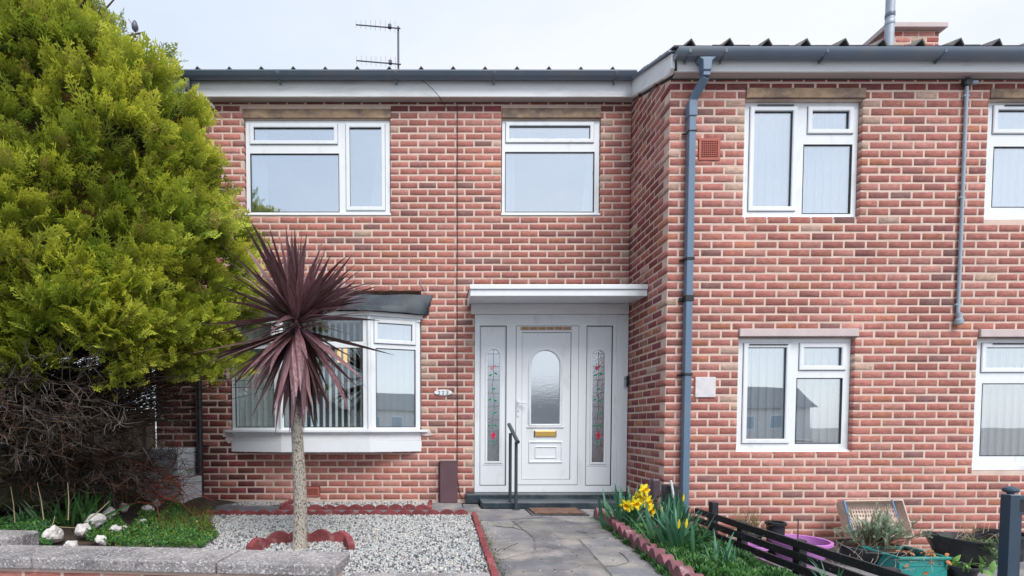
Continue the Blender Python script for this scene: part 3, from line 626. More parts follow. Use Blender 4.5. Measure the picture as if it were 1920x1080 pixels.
# sloping barge board over the return wall
ya, yb = -D-FP-.002, -FP-.003
za, zb_ = zr0, zf0
bx0, bx1 = -0.045, -0.008
def slope(y, z_at_front): return z_at_front+(y-ya)*(zb_-za)/(yb-ya)
hgt = (zf1+.03-zf0)
pr = [(ya, zr0+.03), (ya+.05, zr0), (yb, zf0), (yb, zf0+hgt), (ya, zr0+hgt-.02)]
b = MB(); b.prism([(y_, z_) for y_, z_ in pr], bx0, bx1, 'x'); b.build('barge_board', M['pvc2'], right, bevel=.002)
MB().prism([(ya+.02, zr0+.004), (-.004, slope(-.004, zr0)+.004), (-.004, slope(-.004, zr0)+.016), (ya+.02, zr0+.016)], bx1+.001, 0.02, 'x').build('verge_soffit', M['soffitw'], right)
# gutters
def half_gutter(name, house, x0, x1, yc, ztop, r, m, square=False):
    if square: sec = [(-r, 0), (-r*.95, -r*.75), (-r*.55, -r*1.15), (r*.55, -r*1.15), (r*.95, -r*.75), (r, 0)]
    else: sec = [(-r*math.cos(t), -r*math.sin(t)*1.05) for t in [math.pi*i/10 for i in range(11)]]
    th = .004
    inner = [(a*(1-th/r), b_*(1-th/r)+.001) for a, b_ in sec][::-1]
    lip = [(-r-.006, .002), (-r-.006, -.008)]
    pts = [(-r-.005, .003), (-r-.005, -.010)]+sec[1:]+inner[:-1]+[(-r+.006, .003)]
    b = MB(); n = len(pts); b.add([(x0, yc+p[0], ztop+p[1]) for p in pts]+[(x1, yc+p[0], ztop+p[1]) for p in pts], [(i, (i+1) % n, (i+1) % n+n, i+n) for i in range(n)])
    b.add([(x0, yc+p[0], ztop+p[1]) for p in sec], [tuple(range(len(sec)))]); b.add([(x1, yc+p[0], ztop+p[1]) for p in sec], [tuple(range(len(sec)-1, -1, -1))])
    return b.build(name, m, house, smooth=True), sec
gz = at(800, 132, -.23)[1]; gr_ = 0.062
gut, sec = half_gutter('gutter', left, XL-.04, -0.03, -FP-gr_-.004, gz, gr_, M['gutter'])
def bracket(house, x, yc, ztop, r, w_, parent, name='gutter_joint', sec=sec):
    b = MB(); pts = [(a*1.09, b_*1.09) for a, b_ in sec]; n = len(pts)
    b.add([(x-w_/2, yc+p[0], ztop+p[1]) for p in pts]+[(x+w_/2, yc+p[0], ztop+p[1]) for p in pts]+[(x-w_/2, yc+p[0]*.93, ztop+p[1]*.93) for p in pts]+[(x+w_/2, yc+p[0]*.93, ztop+p[1]*.93) for p in pts],
          [(i, i+1, i+1+n, i+n) for i in range(n-1)]+[(i, i+2*n, i+1+2*n, i+1) for i in range(n-1)]+[(i+n, i+1+n, i+1+3*n, i+3*n) for i in range(n-1)])
    b.box(x-.008, x+.008, yc+.0, yc+r*.9, ztop-r*1.5, ztop-r*1.05)
    return b.build(name, M['gutter'], parent, smooth=True)
for px in (522, 742, 927, 1155): bracket(left, at(px, 140, -.2)[0], -FP-gr_-.004, gz, gr_, .05 if px in (522,) else .022, gut)
gz2 = at(1600, 89, -D-.22)[1]; gr2 = 0.056
gut2, sec2 = half_gutter('gutter', right, -0.03, 5.3, -D-FP-gr2-.004, gz2, gr2, M['gutter'], True)
for px in (1290, 1357, 1545, 1765): bracket(right, at(px, 100, -D-.18)[0], -D-FP-gr2-.004, gz2, gr2, .022, gut2, sec=sec2)
# pipe from gutter outlet
yp = -D-.05; px_ = at(1290, 560, yp)[0]; ox = at(1324, 125, -D-.18)[0]; yo = -D-FP-gr2
pts = [(ox, yo, gz2-.065), (ox, yo, at(1322, 145, yo)[1]), (px_+.01, yp, at(1300, 188, yp)[1]), (px_, yp, at(1300, 200, yp)[1]-.03), (px_, yp, RG+.02)]
b = MB(); r4 = 0.034*1.414
for p, q in zip(pts, pts[1:]):
    b.tube([p, q], r4, 4)
dp = b.build('downpipe', M['pipe_blue'], right, bevel=.006)
MB().prism([(ox-.085, gz2-.075), (ox-.045, gz2-.11), (ox-.04, gz2-.20), (ox+.04, gz2-.20), (ox+.045, gz2-.11), (ox+.085, gz2-.075)], yo-.045, yo+.045, 'y').build('gutter_outlet', M['pipe_blue'], dp, bevel=.008)
MB().box(px_-.042, px_+.042, yp-.042, yp+.042, at(1296, 190, yp)[1]-.16, at(1296, 190, yp)[1]-.015).build('pipe_socket', M['pipe_blue'], dp, bevel=.006)
for py in (248, 486, 560, 702):
    z_ = at(1292, py, yp)[1]; b = MB(); hh = .006 if py in (248,) else .014 if py != 560 else .03
    b.ring(px_-.043, px_+.043, 0, 0.08, .01, 0, .01) if False else None
    b.box(px_-.042, px_+.042, yp-.041, yp+.038, z_-hh, z_+hh); b.box(px_-.075, px_-.035, yp+.02, yp+.045, z_-hh*.6, z_+hh*.6)
    b.build('pipe_clip', M['black_pl'], dp, bevel=.003)
# black pipe at the left end
xb = at(375, 850, -.06)[0]
dpl = MB().tube([(xb, -.06, 0.0), (xb, -.06, 4.4), (xb-.0, -FP-gr_, 4.75), (xb, -FP-gr_, gz-.06)], .036, 12).build('downpipe', M['black_pl'], left, smooth=True)
MB().box(xb+.03, xb+.09, -.07, -.0, .68, .70).build('pipe_clip', M['black_pl'], dpl); MB().lathe([(.041, 0), (.043, .02), (.043, .1), (.041, .12)], (xb, -.06, 2.35), 14).build('pipe_collar', M['black_pl'], dpl, smooth=True)
# roof planes and tiles
def roof_z(y, extra=0): return zf1+.045+(y+FP)*SL+extra
rl = MB().prism([(-FP-.02, roof_z(-FP-.02)), (5.4, roof_z(5.4)), (5.4, roof_z(5.4)-.08), (-FP+.02, roof_z(-FP+.02)-.05)], XL-.01, -0.02, 'x').build('roof', M['deck'], left)
rr = MB().prism([(-D-FP-.02, roof_z(-D-FP-.02)), (5.4, roof_z(5.4)), (5.4, roof_z(5.4)-.08), (-D-FP+.02, roof_z(-D-FP+.02)-.05)], -0.015, 5.3, 'x').build('roof', M['deck'], right)
TW = 0.372
def tile_mesh():
    x = [0, .10, .155, .21, .31, TW-.006]; z = [.0, .0, .055, .0, .0, .0]; th = .014; L = .40
    vs = []; 
    for y_, dz in ((0, .03), (L, .012)):
        for a, c_ in zip(x, z): vs.append((a, y_, c_+dz))
        for a, c_ in zip(x, z): vs.append((a, y_, c_+dz-th))
    n = len(x); fs = []
    for i in range(n-1):
        fs += [(i, i+1, 2*n+i+1, 2*n+i), (n+i+1, n+i, 3*n+i, 3*n+i+1), (i, n+i, n+i+1, i+1), (2*n+i, 2*n+i+1, 3*n+i+1, 3*n+i)]
    fs += [(0, 2*n, 3*n, n), (n-1, 2*n-1, 4*n-1, 3*n-1)]
    me = bpy.data.meshes.new('roof_tile'); me.from_pydata(vs, [], fs); me.materials.append(M['tile']); me.update(); return me
TM = tile_mesh(); ang = math.atan(SL)
def tiles(house, roof, x0, n, y0, rows, dz=0.0):
    for r_ in range(rows):
        for i in range(n):
            y_ = y0+r_*.335*math.cos(ang)
            shared('roof_tile', TM, roof, (x0+i*TW, y_, roof_z(y_)+dz+rnd.uniform(-.002, .004)), (ang+rnd.uniform(-.006, .006), rnd.uniform(-.006, .006), rnd.uniform(-.01, .01)))
XT = at(1293, 80, -D-.16)[0]-.155
tiles(right, rr, XT-.0, 14, -D-FP-.055, 5)
XT2 = at(373, 137, -.15)[0]-.155
tiles(left, rl, XT2, 15, -FP-.055, 2, at(600, 126.5, -.165)[1]-(roof_z(-.165)+.085))
a_, b_ = at(386, 186, -.1), at(402, 203, -.02)
MB().tube([(a_[0], -.10, a_[1]), (b_[0], -.02, b_[1])], .014, 8).build('overflow_pipe', M['pvc2'], left, smooth=True)
# undercloak strip on the verge
MB().prism([(ya-.02, roof_z(ya-.02)-.02), (yb+.2, roof_z(yb+.2)-.02), (yb+.2, roof_z(yb+.2)-.0), (ya-.02, roof_z(ya-.02)-.0)], -0.085, -0.016, 'x').build('undercloak', M['gutter'], right)

# ---- chimney and flue
chy = 1.2; cx0, cz1 = at(1664, 58, chy); cx1 = at(1760, 58, chy)[0]; zc0 = roof_z(chy)-.1
ctop = at(1700, 58, chy)[1]
ch = MB().box(cx0, cx1, chy, chy+.75, zc0, ctop).build('chimney', M['mortar'], right)
Vs, Fs, Cs = [], [], []; k = 0
j = 0; z_ = ctop-CH/2
while z_ > zc0:
    for face in (0, 1):
        L = (cx1-cx0) if face == 0 else .75; u = -0.1125 if j % 2 else 0
        while u < L:
            a, b_ = max(u, 0)+(J/2 if u > 0 else -.004), min(u+BL-J/2, L+.004)
            if b_-a > .03:
                V, F = brick_geo(b_-a, CH-J, .02, rnd, 0); c_ = np.array(rnd.choice([(0.5, .2, .17), (.45, .13, .11), (.5, .37, .29), (.55, .24, .2)]))*rnd.uniform(.85, 1.15)
                if face == 0: W = np.stack([V[:, 0]+cx0+(a+b_)/2, V[:, 1]+chy-.005, V[:, 2]+z_], 1)
                else: W = np.stack([V[:, 1]+cx0-.005, -V[:, 0]+chy+(a+b_)/2, V[:, 2]+z_], 1)
                o = np_obj('brick', W, F, M['brick'], ch, np.tile(c_, (len(V), 1)))
            u += BL
    z_ -= CH; j += 1
MB().box(cx0-.06, cx1+.07, chy-.07, chy+.82, ctop+.004, ctop+.075).build('chimney_cap', M['lintel_p'], ch, bevel=.008)
fy_ = 0.35; fx0, fz0 = at(1667, 82, fy_); fx1, fz1 = at(1680, -60, fy_)
fl = MB().tube([(fx0, fy_, roof_z(fy_)-.05), (fx0, fy_, fz1)], .048, 16).build('flue_pipe', M['steel'], right, smooth=True)
for py in (33, 48): MB().lathe([(.050, 0), (.053, .006), (.053, .05), (.050, .056)], (fx0, fy_, at(1670, py, fy_)[1]), 16).build('flue_band', M['gutter'] if py == 33 else M['steel'], fl, smooth=True)

# ================================================================== FRONT DOOR
YD = -0.012
def dr(l, t, r, b_): return px_rect(l, t, r, b_, YD)
fr_rect = (-1.883, -0.006, 0.122, 2.30)
sideL = dr(900, 611, 949, 910); sideR = dr(1099, 611, 1147, 910); leaf = dr(967, 611, 1084, 909)
door = MB(lambda p: (p[0], p[1]+YD, p[2])).holed(*fr_rect, [sideL, sideR, leaf], 0, .09).build('front_door', M['pvc'], left, bevel=.003)
def arch(x0, x1, z0, z1, n=14):
    r_ = (x1-x0)/2; cz = z1-r_; c_ = (x0+x1)/2
    return [(x0, z0), (x1, z0)]+[(c_+r_*math.cos(math.pi*i/n), cz+r_*math.sin(math.pi*i/n)) for i in range(n+1)]
def arch_ring(outer, inner, yf, yb, ch_=.004):
    """moulding between two arch outlines with the same number of points"""
    b = MB(); n = len(outer)
    mid = [((o[0]*.75+i[0]*.25), (o[1]*.75+i[1]*.25)) for o, i in zip(outer, inner)]
    mid2 = [((o[0]*.3+i[0]*.7), (o[1]*.3+i[1]*.7)) for o, i in zip(outer, inner)]
    L_ = [(outer, yb), (outer, yf+ch_), (mid, yf), (mid2, yf), (inner, yf+ch_), (inner, yb)]
    vs = [(p[0], y_, p[1]) for l_, y_ in L_ for p in l_]; fs = [(i*n+k, i*n+(k+1) % n, (i+1)*n+(k+1) % n, (i+1)*n+k) for i in range(5) for k in range(n)]
    b.add(vs, fs); return b
def arch_panel(rect, ar, Y, name, holed=True):
    """flat panel with an arched opening: rect outline and arch outline stitched"""
    x0, x1, z0, z1 = rect; n = len(ar); b = MB(); outer = []
    c_ = (ar[0][0]+ar[1][0])/2; cz = (z0+z1)/2
    for (px, pz) in ar:
        dx, dz = px-c_, pz-cz
        s1 = ((x1-c_)/dx if dx > 0 else (x0-c_)/dx) if abs(dx) > 1e-6 else 1e9; s2 = ((z1-cz)/dz if dz > 0 else (z0-cz)/dz) if abs(dz) > 1e-6 else 1e9
        s_ = min(s1, s2); outer.append((c_+dx*s_, cz+dz*s_))
    outer[0] = (x0, z0); outer[1] = (x1, z0)
    # corners at the top
    k = min(range(2, n), key=lambda i: math.hypot(outer[i][0]-x1, outer[i][1]-z1)); outer[k] = (x1, z1)
    k = min(range(2, n), key=lambda i: math.hypot(outer[i][0]-x0, outer[i][1]-z1)); outer[k] = (x0, z1)
    b.add([(p[0], Y, p[1]) for p in outer]+[(p[0], Y, p[1]) for p in ar], [(i, (i+1) % n, n+(i+1) % n, n+i) for i in range(n)])
    b.add([(p[0], Y, p[1]) for p in ar]+[(p[0], Y+.03, p[1]) for p in ar], [(i, (i+1) % n, n+(i+1) % n, n+i) for i in range(n)])
    return b
def offs(rect, d): return (rect[0]-d, rect[1]+d, rect[2]-d, rect[3]+d)
def sidelight(rec, gl, xs):
    g = offs(rec, -.004)
    pn = arch_panel(g, arch(*gl), YD+.018, 'p').build('side_panel', M['pvc'], door)
    MB(lambda p: (p[0], p[1]+YD, p[2])).ring(rec[0]-.003, rec[1]+.003, rec[2]-.003, rec[3]+.003, .006, -.0015, .018, .001).build('gasket', M['gasket'], door)
    arch_ring(arch(*offs(gl, .028)), arch(*offs(gl, .0)), YD+.008, YD+.019).build('moulding', M['pvc'], door, smooth=True)
    MB().ring(gl[0]-.05, gl[1]+.05, gl[2]-.045, gl[2]-.022, .006, YD+.012, YD+.018, .002) .build('moulding', M['pvc'], door)
    ap = arch(*gl); MB().prism(ap[::-1], YD+.026, YD+.03, 'y').build('pane', M['glass_lead'], door)
    c_ = (gl[0]+gl[1])/2; Yl = YD+.024
    b = MB()
    zs = [at(925, y_, YD)[1] for y_ in (663, 687, 712, 737, 762, 786, 810, 835)]
    for z_ in zs: b.box(gl[0]+.002, gl[1]-.002, Yl-.002, Yl+.001, z_-.0025, z_+.0025)
    b.box(c_-.0025, c_+.0025, Yl-.0015, Yl+.0015, zs[2], gl[3]-.004)
    pth = [(c_+.012*math.sin(i*.9), Yl, gl[2]+(gl[3]-gl[2])*(.12+.62*i/14)) for i in range(15)]
    b.tube(pth, .003, 5); b.build('leading', M['leadline'], door)
    def blob(m, name, px, py, rx, rz, rotn=0, n=10):
        x, z_ = at(px, py, YD); ca, sa = math.cos(rotn), math.sin(rotn)
        pts = [(x+rx*math.cos(t)*ca-rz*math.sin(t)*sa, z_+rx*math.cos(t)*sa+rz*math.sin(t)*ca) for t in [2*math.pi*i/n for i in range(n)]]
        MB().prism(pts[::-1], Yl-.004, Yl+.001, 'y').build(name, m, door)
    return blob
glL = dr(914, 655, 937, 865); glR = dr(1111, 656, 1134, 867)
bl_ = sidelight(sideL, glL, 0)
def roses(bf, dx, bud, big):
    bf(bud, 'glass_bud', 922.5+dx, 690, .016, .026, .2); bf(bud, 'glass_bud', 928+dx, 686, .01, .018, -.4)
    for px, py, a in ((920, 703, .6), (930, 700, -.6), (926, 729, .3), (919, 749, .6), (929, 751, -.4), (929, 774, .5), (918, 798, .3), (929, 798, -.3), (924, 829, .1)):
        bf(M['greenl'], 'glass_leaf', px+dx, py, .022, .011, a)
    bf(big, 'glass_rose', 925.5+dx, 816, .026, .03); bf(M['pinkl'], 'glass_rose_petal', 922+dx, 812, .009, .009); bf(M['pinkl'], 'glass_rose_petal', 929+dx, 818, .008, .009); bf(M['redl'], 'glass_rose_petal', 925+dx, 822, .02, .008)
roses(bl_, 0, M['pinkl'], M['redl'])
br_ = sidelight(sideR, glR, 0); roses(br_, 197.5, M['redl'], M['redl'])
# door leaf: outer sash, panel with arched glass, lower moulded panel
TD = lambda p: (p[0], p[1]+YD, p[2])
MB(TD).ring(leaf[0]-.002, leaf[1]+.002, leaf[2]-.002, leaf[3]+.002, .008, -.0015, .03, .001).build('gasket', M['gasket'], door)
inn = dr(978, 623, 1070, 899)
MB(TD).holed(leaf[0]+.004, leaf[1]-.004, leaf[2]+.004, leaf[3]-.004, [inn], -.006, .03).build('door_leaf_frame', M['pvc'], door, bevel=.003)
MB(TD).ring(inn[0]-.001, inn[1]+.001, inn[2]-.001, inn[3]+.001, .005, .002, .02, .001).build('gasket', M['gasket'], door)
gd = dr(996, 657, 1050, 795)
arch_panel(offs(inn, -.001), arch(*gd), YD+.008, 'p').build('door_panel', M['pvc'], door)
arch_ring(arch(*offs(gd, .034)), arch(*gd), YD-.006, YD+.009, .006).build('moulding', M['pvc'], door, smooth=True)
gx = offs(gd, .04); MB(TD).box(gx[0]-.012, gx[1]+.012, -.004, .009, gx[2]-.006, gx[2]+.012).build('moulding', M['pvc'], door, bevel=.004)
MB().prism(arch(*gd)[::-1], YD+.018, YD+.022, 'y').build('pane', M['glass_obs'], door)
lp = dr(991, 827, 1055, 868); MB(TD).ring(*lp, .022, -.003, .009, .006).build('moulding', M['pvc'], door); MB(TD).ring(*dr(1003, 837, 1044, 859), .012, -.001, .009, .004).build('moulding', M['pvc'], door)
lb = dr(1003, 808, 1042, 818.5)
lbx = MB(TD).box(*lb[:2], -.008, .009, *lb[2:]).build('letterbox', M['brass'], door, bevel=.004)
MB(TD).box(lb[0]-.008, lb[0]-.001, -.009, .009, lb[2]-.002, lb[3]+.002).build('letterbox_edge', M['gasket'], door); MB(TD).box(lb[1]+.001, lb[1]+.006, -.009, .009, lb[2]-.002, lb[3]+.002).build('letterbox_edge', M['gasket'], door)
hx, hz = at(971, 758, YD); b = MB(TD).box(hx-.014, hx+.014, -.014, -.006, hz-.15, hz+.06); b.tube([(hx, -.012, hz+.02), (hx, -.05, hz+.02), (hx+.105, -.052, hz+.016)], .009, 8); b.build('handle', M['pvc'], door, bevel=.002)
MB(TD).box(hx-.004, hx+.004, -.016, -.0135, hz-.10, hz-.075).build('keyhole', M['gasket'], door)
vr = dr(977, 613.5, 1070, 618.5); MB(TD).box(vr[0]-.01, vr[1]+.01, -.012, -.0062, vr[2]-.006, vr[3]+.006).build('vent_strip', M['lintel_p'], door)
for i in range(6):
    a = vr[0]+(vr[1]-vr[0])*i/6+.008; MB(TD).box(a, a+(vr[1]-vr[0])/6-.016, -.0135, -.0118, vr[2], vr[3]).build('vent_slot', M['ventgold'], door)
# trim above and right jamb
MB().box(-1.93, -0.004, -.03, 0.1, 2.304, 2.425).build('frieze_board', M['pvc2'], left, bevel=.004)
MB().box(-.13, -.006, YD-.014, YD-.001, .124, 2.296).build('jamb_trim', M['pvc'], left, bevel=.003)
MB().box(-.165, -.15, YD-.010, YD-.001, .124, 2.296).build('jamb_bead', M['pvc'], left, bevel=.003)
# canopy
cy0 = -.55; x0c = -1.975
MB().prism([(cy0+.02, 2.385), (0.004, 2.43), (0.004, 2.50), (cy0+.02, 2.49)], x0c+.02, -.005, 'x').build('canopy', M['pvc'], left, bevel=.004)
MB().box(x0c, -.004, cy0-.004, cy0+.018, 2.385, 2.455).build('canopy_fascia', M['pvc'], left, bevel=.004)
MB().box(x0c-.008, -.003, cy0-.02, cy0+.016, 2.457, 2.51).build('canopy_trim', M['pvc'], left, bevel=.006)
MB().prism([(cy0, 2.39), (-.01, 2.39), (-.01, 2.49), (cy0, 2.50)], x0c-.002, x0c+.018, 'x').build('canopy_end', M['pvc2'], left, bevel=.002)
MB().prism([(cy0+.02, 2.502), (0, 2.56), (0, 2.565), (cy0+.02, 2.508)], x0c, -.008, 'x').build('canopy_felt', M['lead'], left)
MB().hexa([(-.02, -.45, 2.512), (-.012, -.45, 2.512), (-.012, -.05, 2.56), (-.02, -.05, 2.56), (-.014, -.45, 2.55), (-.006, -.45, 2.55), (-.006, -.05, 2.63), (-.014, -.05, 2.63)]).build('lead_flashing', M['lead'], left)
# steps
MB().box(-2.0, -.03, -.17, .02, 0, .118).build('threshold', M['step'], left, bevel=.012)
MB().box(-1.84, -.03, -.52, -.172, 0, .07).build('door_step', M['step'], left, bevel=.008)
for i in range(9):
    a = -1.83+i*.198; MB().box(a, a+.192, -.526, -.5205, .004, .064).build('step_tile', M['step'], left, bevel=.002)

# ---- rooms behind the glass
def room(house, x0, x1, y0, y1, z0, z1, m, name='room_wall'):
    b = MB(); p = [(x0, y0, z0), (x1, y0, z0), (x1, y1, z0), (x0, y1, z0), (x0, y0, z1), (x1, y0, z1), (x1, y1, z1), (x0, y1, z1)]
    b.add(p, [(0, 1, 2, 3), (7, 6, 5, 4), (1, 5, 6, 2), (3, 2, 6, 7), (0, 3, 7, 4)]); return b.build(name, m, house)
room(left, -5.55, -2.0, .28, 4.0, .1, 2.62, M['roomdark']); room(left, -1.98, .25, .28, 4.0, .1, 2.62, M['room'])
room(left, -5.55, -2.0, .28, 4.0, 2.7, 4.80, M['room']); room(left, -1.98, .25, .28, 4.0, 2.7, 4.80, M['room'])
room(right, .3, 4.68, -D+.28, 2.5, RG+.1, 2.3, M['room']); room(right, .3, 4.68, -D+.28, 2.5, 2.35, 4.36, M['room'])

def drape(name, label, cat, x0, x1, z0, z1, y, folds, amp=.02, m=None, taper=None):
    """hanging cloth with folds, a thin closed sheet"""
    n = folds*8; b = MB(); rows = 8; vs = []
    for r_ in range(rows+1):
        t = r_/rows; z = z1+(z0-z1)*t
        a, c_ = (x0, x1) if not taper else taper(t, x0, x1)
        for i in range(n+1):
            s_ = i/n; vs.append((a+(c_-a)*s_, y+amp*math.sin(s_*folds*2*math.pi+.4*math.sin(t*3)), z))
    fs = [(r_*(n+1)+i, (r_+1)*(n+1)+i, (r_+1)*(n+1)+i+1, r_*(n+1)+i+1) for r_ in range(rows) for i in range(n)]
    b.add(vs, fs); o = b.build(name, m or M['curtain'], smooth=True); md = o.modifiers.new('s', 'SOLIDIFY'); md.thickness = .003
    return tag(o, label, cat)
a, b_ = at(471, 340, YL+.1)[0], at(502, 340, YL+.1)[0]
drape('curtain', 'white curtain gathered at left of the wide upstairs window', 'curtain', a-.05, b_, UL[2], UL[3]-.05, .115, 4)
drape('curtain', 'white curtain drawn aside at right of the wide upstairs window', 'curtain', at(690, 340, .15)[0], at(724, 340, .15)[0], UL[2], UL[3]-.02, .115, 3, taper=lambda t, p, q: (q-(q-p)*(.35+.65*t**1.6), q+.03))
drape('curtain', 'white curtain at right edge of the upstairs window above the door', 'curtain', at(1088, 340, .15)[0], at(1118, 340, .15)[0], UM[2], UM[3], .115, 4, taper=lambda t, p, q: (q-(q-p)*(.4+.6*t), q))
drape('net_curtain', 'sheer net curtain at left edge of the upstairs window above the door', 'curtain', UM[0]-.02, at(965, 340, .15)[0], UM[2], UM[3], .16, 3, amp=.008)
def vblind(label, x0, x1, z0, z1, y, sp, ang_, wd, m='blind', cat='blind', place=None):
    t = thing('vertical_blind', label, cat, ((x0+x1)/2, y, z0))
    MB().box(x0, x1, y-.02, y+.02, z1, z1+.03).build('headrail', M['pvc'], t)
    me = None; n = int((x1-x0)/sp)
    b = MB(); zz = [0, .5, 1]; 
    k = 6; vs = []
    for z in (0, z1-z0):
        for i in range(k+1):
            s_ = i/k-.5; vs.append((s_*wd, .012*(1-4*s_*s_), z))
    b.add(vs, [(i, i+1, k+2+i, k+1+i) for i in range(k)]); me = bpy.data.meshes.new('slat'); me.from_pydata(b.v, [], b.f); me.materials.append(M[m]); me.update()
    me.polygons.foreach_set('use_smooth', [True]*k)
    for i in range(n+1):
        x, yy, a_ = x0+sp*(i+.5), y, ang_
        if place: x, yy, a_ = place(i/max(1, n), x, yy, a_)
        o = shared('slat', me, t, (x, yy, z0), (0, 0, a_+rnd.uniform(-.04, .04)))
    return t
vblind('white vertical blind hanging in the upstairs window right of the blue pipe', UR[0]-.02, UR[1]+.02, UR[2], UR[3]-.06, -D+.14, .085, R(14), .089)
vblind('pale vertical blind filling the downstairs window right of the square white plate', LR[0]-.02, LR[1]+.02, LR[2], LR[3]+.02, -D+.14, .082, R(18), .089)
vblind('white vertical blind in the upstairs window cut by the right picture edge', UR2[0]-.02, UR2[1], UR2[2], UR2[3]+.02, -D+.14, .085, R(10), .089)
vblind('pale vertical blind in the downstairs window behind the gate post', LR2[0]-.02, LR2[1], LR2[2], LR2[3]+.02, -D+.14, .082, R(20), .089)
vblind('vertical blind with slats turned open behind the middle flat of the bow window', P1[0]+.05, P2[0]-.03, zb0+.02, zb1-.05, -.02, .076, R(81), .078)
vblind('closed vertical blind behind the right flat of the bow window', P2[0]+.02, P3[0], zb0+.02, zb1-.05, -.0, .08, R(5), .089, place=lambda t, x, y, a: (x, y-.10*(1-t)+.05, a+R(18)))
vblind('closed vertical blind behind the left flat of the bow window', P0[0], P1[0]-.0, zb0+.02, zb1-.05, 0, .08, R(5), .089, place=lambda t, x, y, a: (x, y-.10*t+.05, a-R(18)))
lx, lz = at(642, 662, .9)
t = thing('pendant_lamp', 'lit cream lampshade glowing behind the open slats of the bow window', 'lamp', (lx, .9, lz-.12))
MB().lathe([(.105, -.12), (.095, .10)], (lx, .9, lz), 24, close=False).build('lamp_shade', M['shade'], t, smooth=True)
MB().tube([(lx, .9, lz+.1), (lx, .9, 2.6)], .004, 6).build('flex', M['pvc'], t)
t = thing('sideboard', 'dark timber sideboard standing in the room behind the bow window', 'cabinet', (-3.6, 3.0, .1))
MB().box(-4.3, -2.9, 2.7, 3.2, .1, .95).build('carcass', M['bark'], t, bevel=.01)
MB().box(-4.34, -2.86, 2.66, 3.22, .952, .985).build('top', M['old_wood'], t, bevel=.004)
#PART2
# ================================================================== SMALL THINGS ON THE WALLS
x, z = at(831, 736, -.02)
t = thing('number_plate', 'small oval white house number plate reading 223 beside the bow window', 'number plate', (x, -.01, z))
rx = (at(848, 736, -.02)[0]-at(814, 736, -.02)[0])/2
b = MB(); n = 28; o1 = [(x+rx*math.cos(2*math.pi*i/n), z+.037*math.sin(2*math.pi*i/n)) for i in range(n)]; o2 = [(x+(rx-.006)*math.cos(2*math.pi*i/n), z+.031*math.sin(2*math.pi*i/n)) for i in range(n)]
b.prism(o1[::-1], -.012, -.001, 'y'); b.prism(o2[::-1], -.016, -.0121, 'y'); pl = b.build('oval_plate', M['white_ceramic'], t)
SEG = {'2': [[(0, .8), (.15, .97), (.5, 1), (.85, .93), (.95, .72), (.8, .5), (.4, .25), (0, 0), (1, 0)]], '3': [[(0, .86), (.4, 1), (.85, .93), (.92, .72), (.75, .56), (.4, .52), (.8, .46), (1, .26), (.8, .05), (.4, 0), (0, .12)]]}
for i, ch_ in enumerate('223'):
    for st in SEG[ch_]:
        MB().tube([(x-.064+i*.05+p[0]*.026, -.018, z-.02+p[1]*.04) for p in st], .0032, 5).build('numeral', M['numeral'], t)
x0, x1, z0, z1 = px_rect(1303, 707, 1341, 745, -D)
t = thing('wall_plate', 'square white cover plate on the brick wall right of the blue grey downpipe', 'cover plate', ((x0+x1)/2, -D, z0))
MB().box(x0, x1, -D-.012, -D+.004, z0, z1).build('cover', M['plate'], t, bevel=.004)
MB().box(x0-.008, x0-.001, -D-.006, -D+.004, z0-.006, z1).build('rim', M['airbrick'], t)
x, z = at(1177, 715, -.03)
t = thing('doorbell', 'small black and grey doorbell on the jamb at right of the white front door', 'doorbell', (x, -.03, z))
MB().box(-.034, -.008, -.062, -.03, z-.065, z+.065).build('casing', M['black_pl'], t, bevel=.006); MB().box(-.056, -.035, -.058, -.03, z-.058, z+.058).build('face', M['conduit'], t, bevel=.004)
MB().lathe([(.009, 0), (.009, .004)], (0, 0, 0), 12).T
b = MB(lambda p: (p[0]-.045, -.0585-p[2], p[1]+z+.03)); b.lathe([(.009, 0), (.007, .003)], n=12); b.build('button', M['black_pl'], t)
pts = [(at(857, 195, -.01)[0], -.012, 4.82)]+[(at(857.5, 600, -.01)[0]+rnd.uniform(-.004, .004), -.011, 4.7-i*.4) for i in range(12)]+[(at(862, 925, -.01)[0], -.012, .1), (at(868, 935, -.01)[0], -.02, .04)]
tag(MB().tube(pts, .0045, 6).build('wall_cable', M['black_pl'], smooth=True), 'long thin black cable running straight down the wall left of the door', 'cable')
p = [at(792, 154, -.16), at(810, 168, -.14), at(823, 181, -.12), at(829, 193, -.04), at(838, 202, -.01)]
tag(MB().tube([(q[0], y_, q[1]) for q, y_ in zip(p, (-.19, -.16, -.13, -.05, -.008))], .0035, 6).build('eaves_wire', M['black_pl'], smooth=True), 'short loose wire hanging from the gutter over the left fascia', 'wire')
p = [at(787, 525, -.01), at(790, 534, -.01), at(795, 542, -.01), at(799, 549, -.01)]
tag(MB().tube([(q[0], -.012, q[1]) for q in p], .004, 6).build('stub_wire', M['conduit'], smooth=True), 'stub of pale wire sticking up above the lead roof of the bow window', 'wire')
# brown cover by the door
x0, x1, z0, z1 = px_rect(825, 866, 858, 946, -.09)
t = thing('pipe_cover', 'plum coloured boxed pipe cover standing against the wall left of the door', 'pipe cover', ((x0+x1)/2, -.05, 0))
MB().box(x0, x1, -.105, -.005, 0, z1).build('casing', M['brown_pl'], t, bevel=.006); MB().box(x0-.01, x1+.008, -.11, -.004, z1+.001, z1+.012).build('cap', M['brown_pl'], t, bevel=.004)
MB().box(x0-.018, x0-.001, -.03, -.004, 0, z1-.01).build('flange', M['brown_pl'], t)
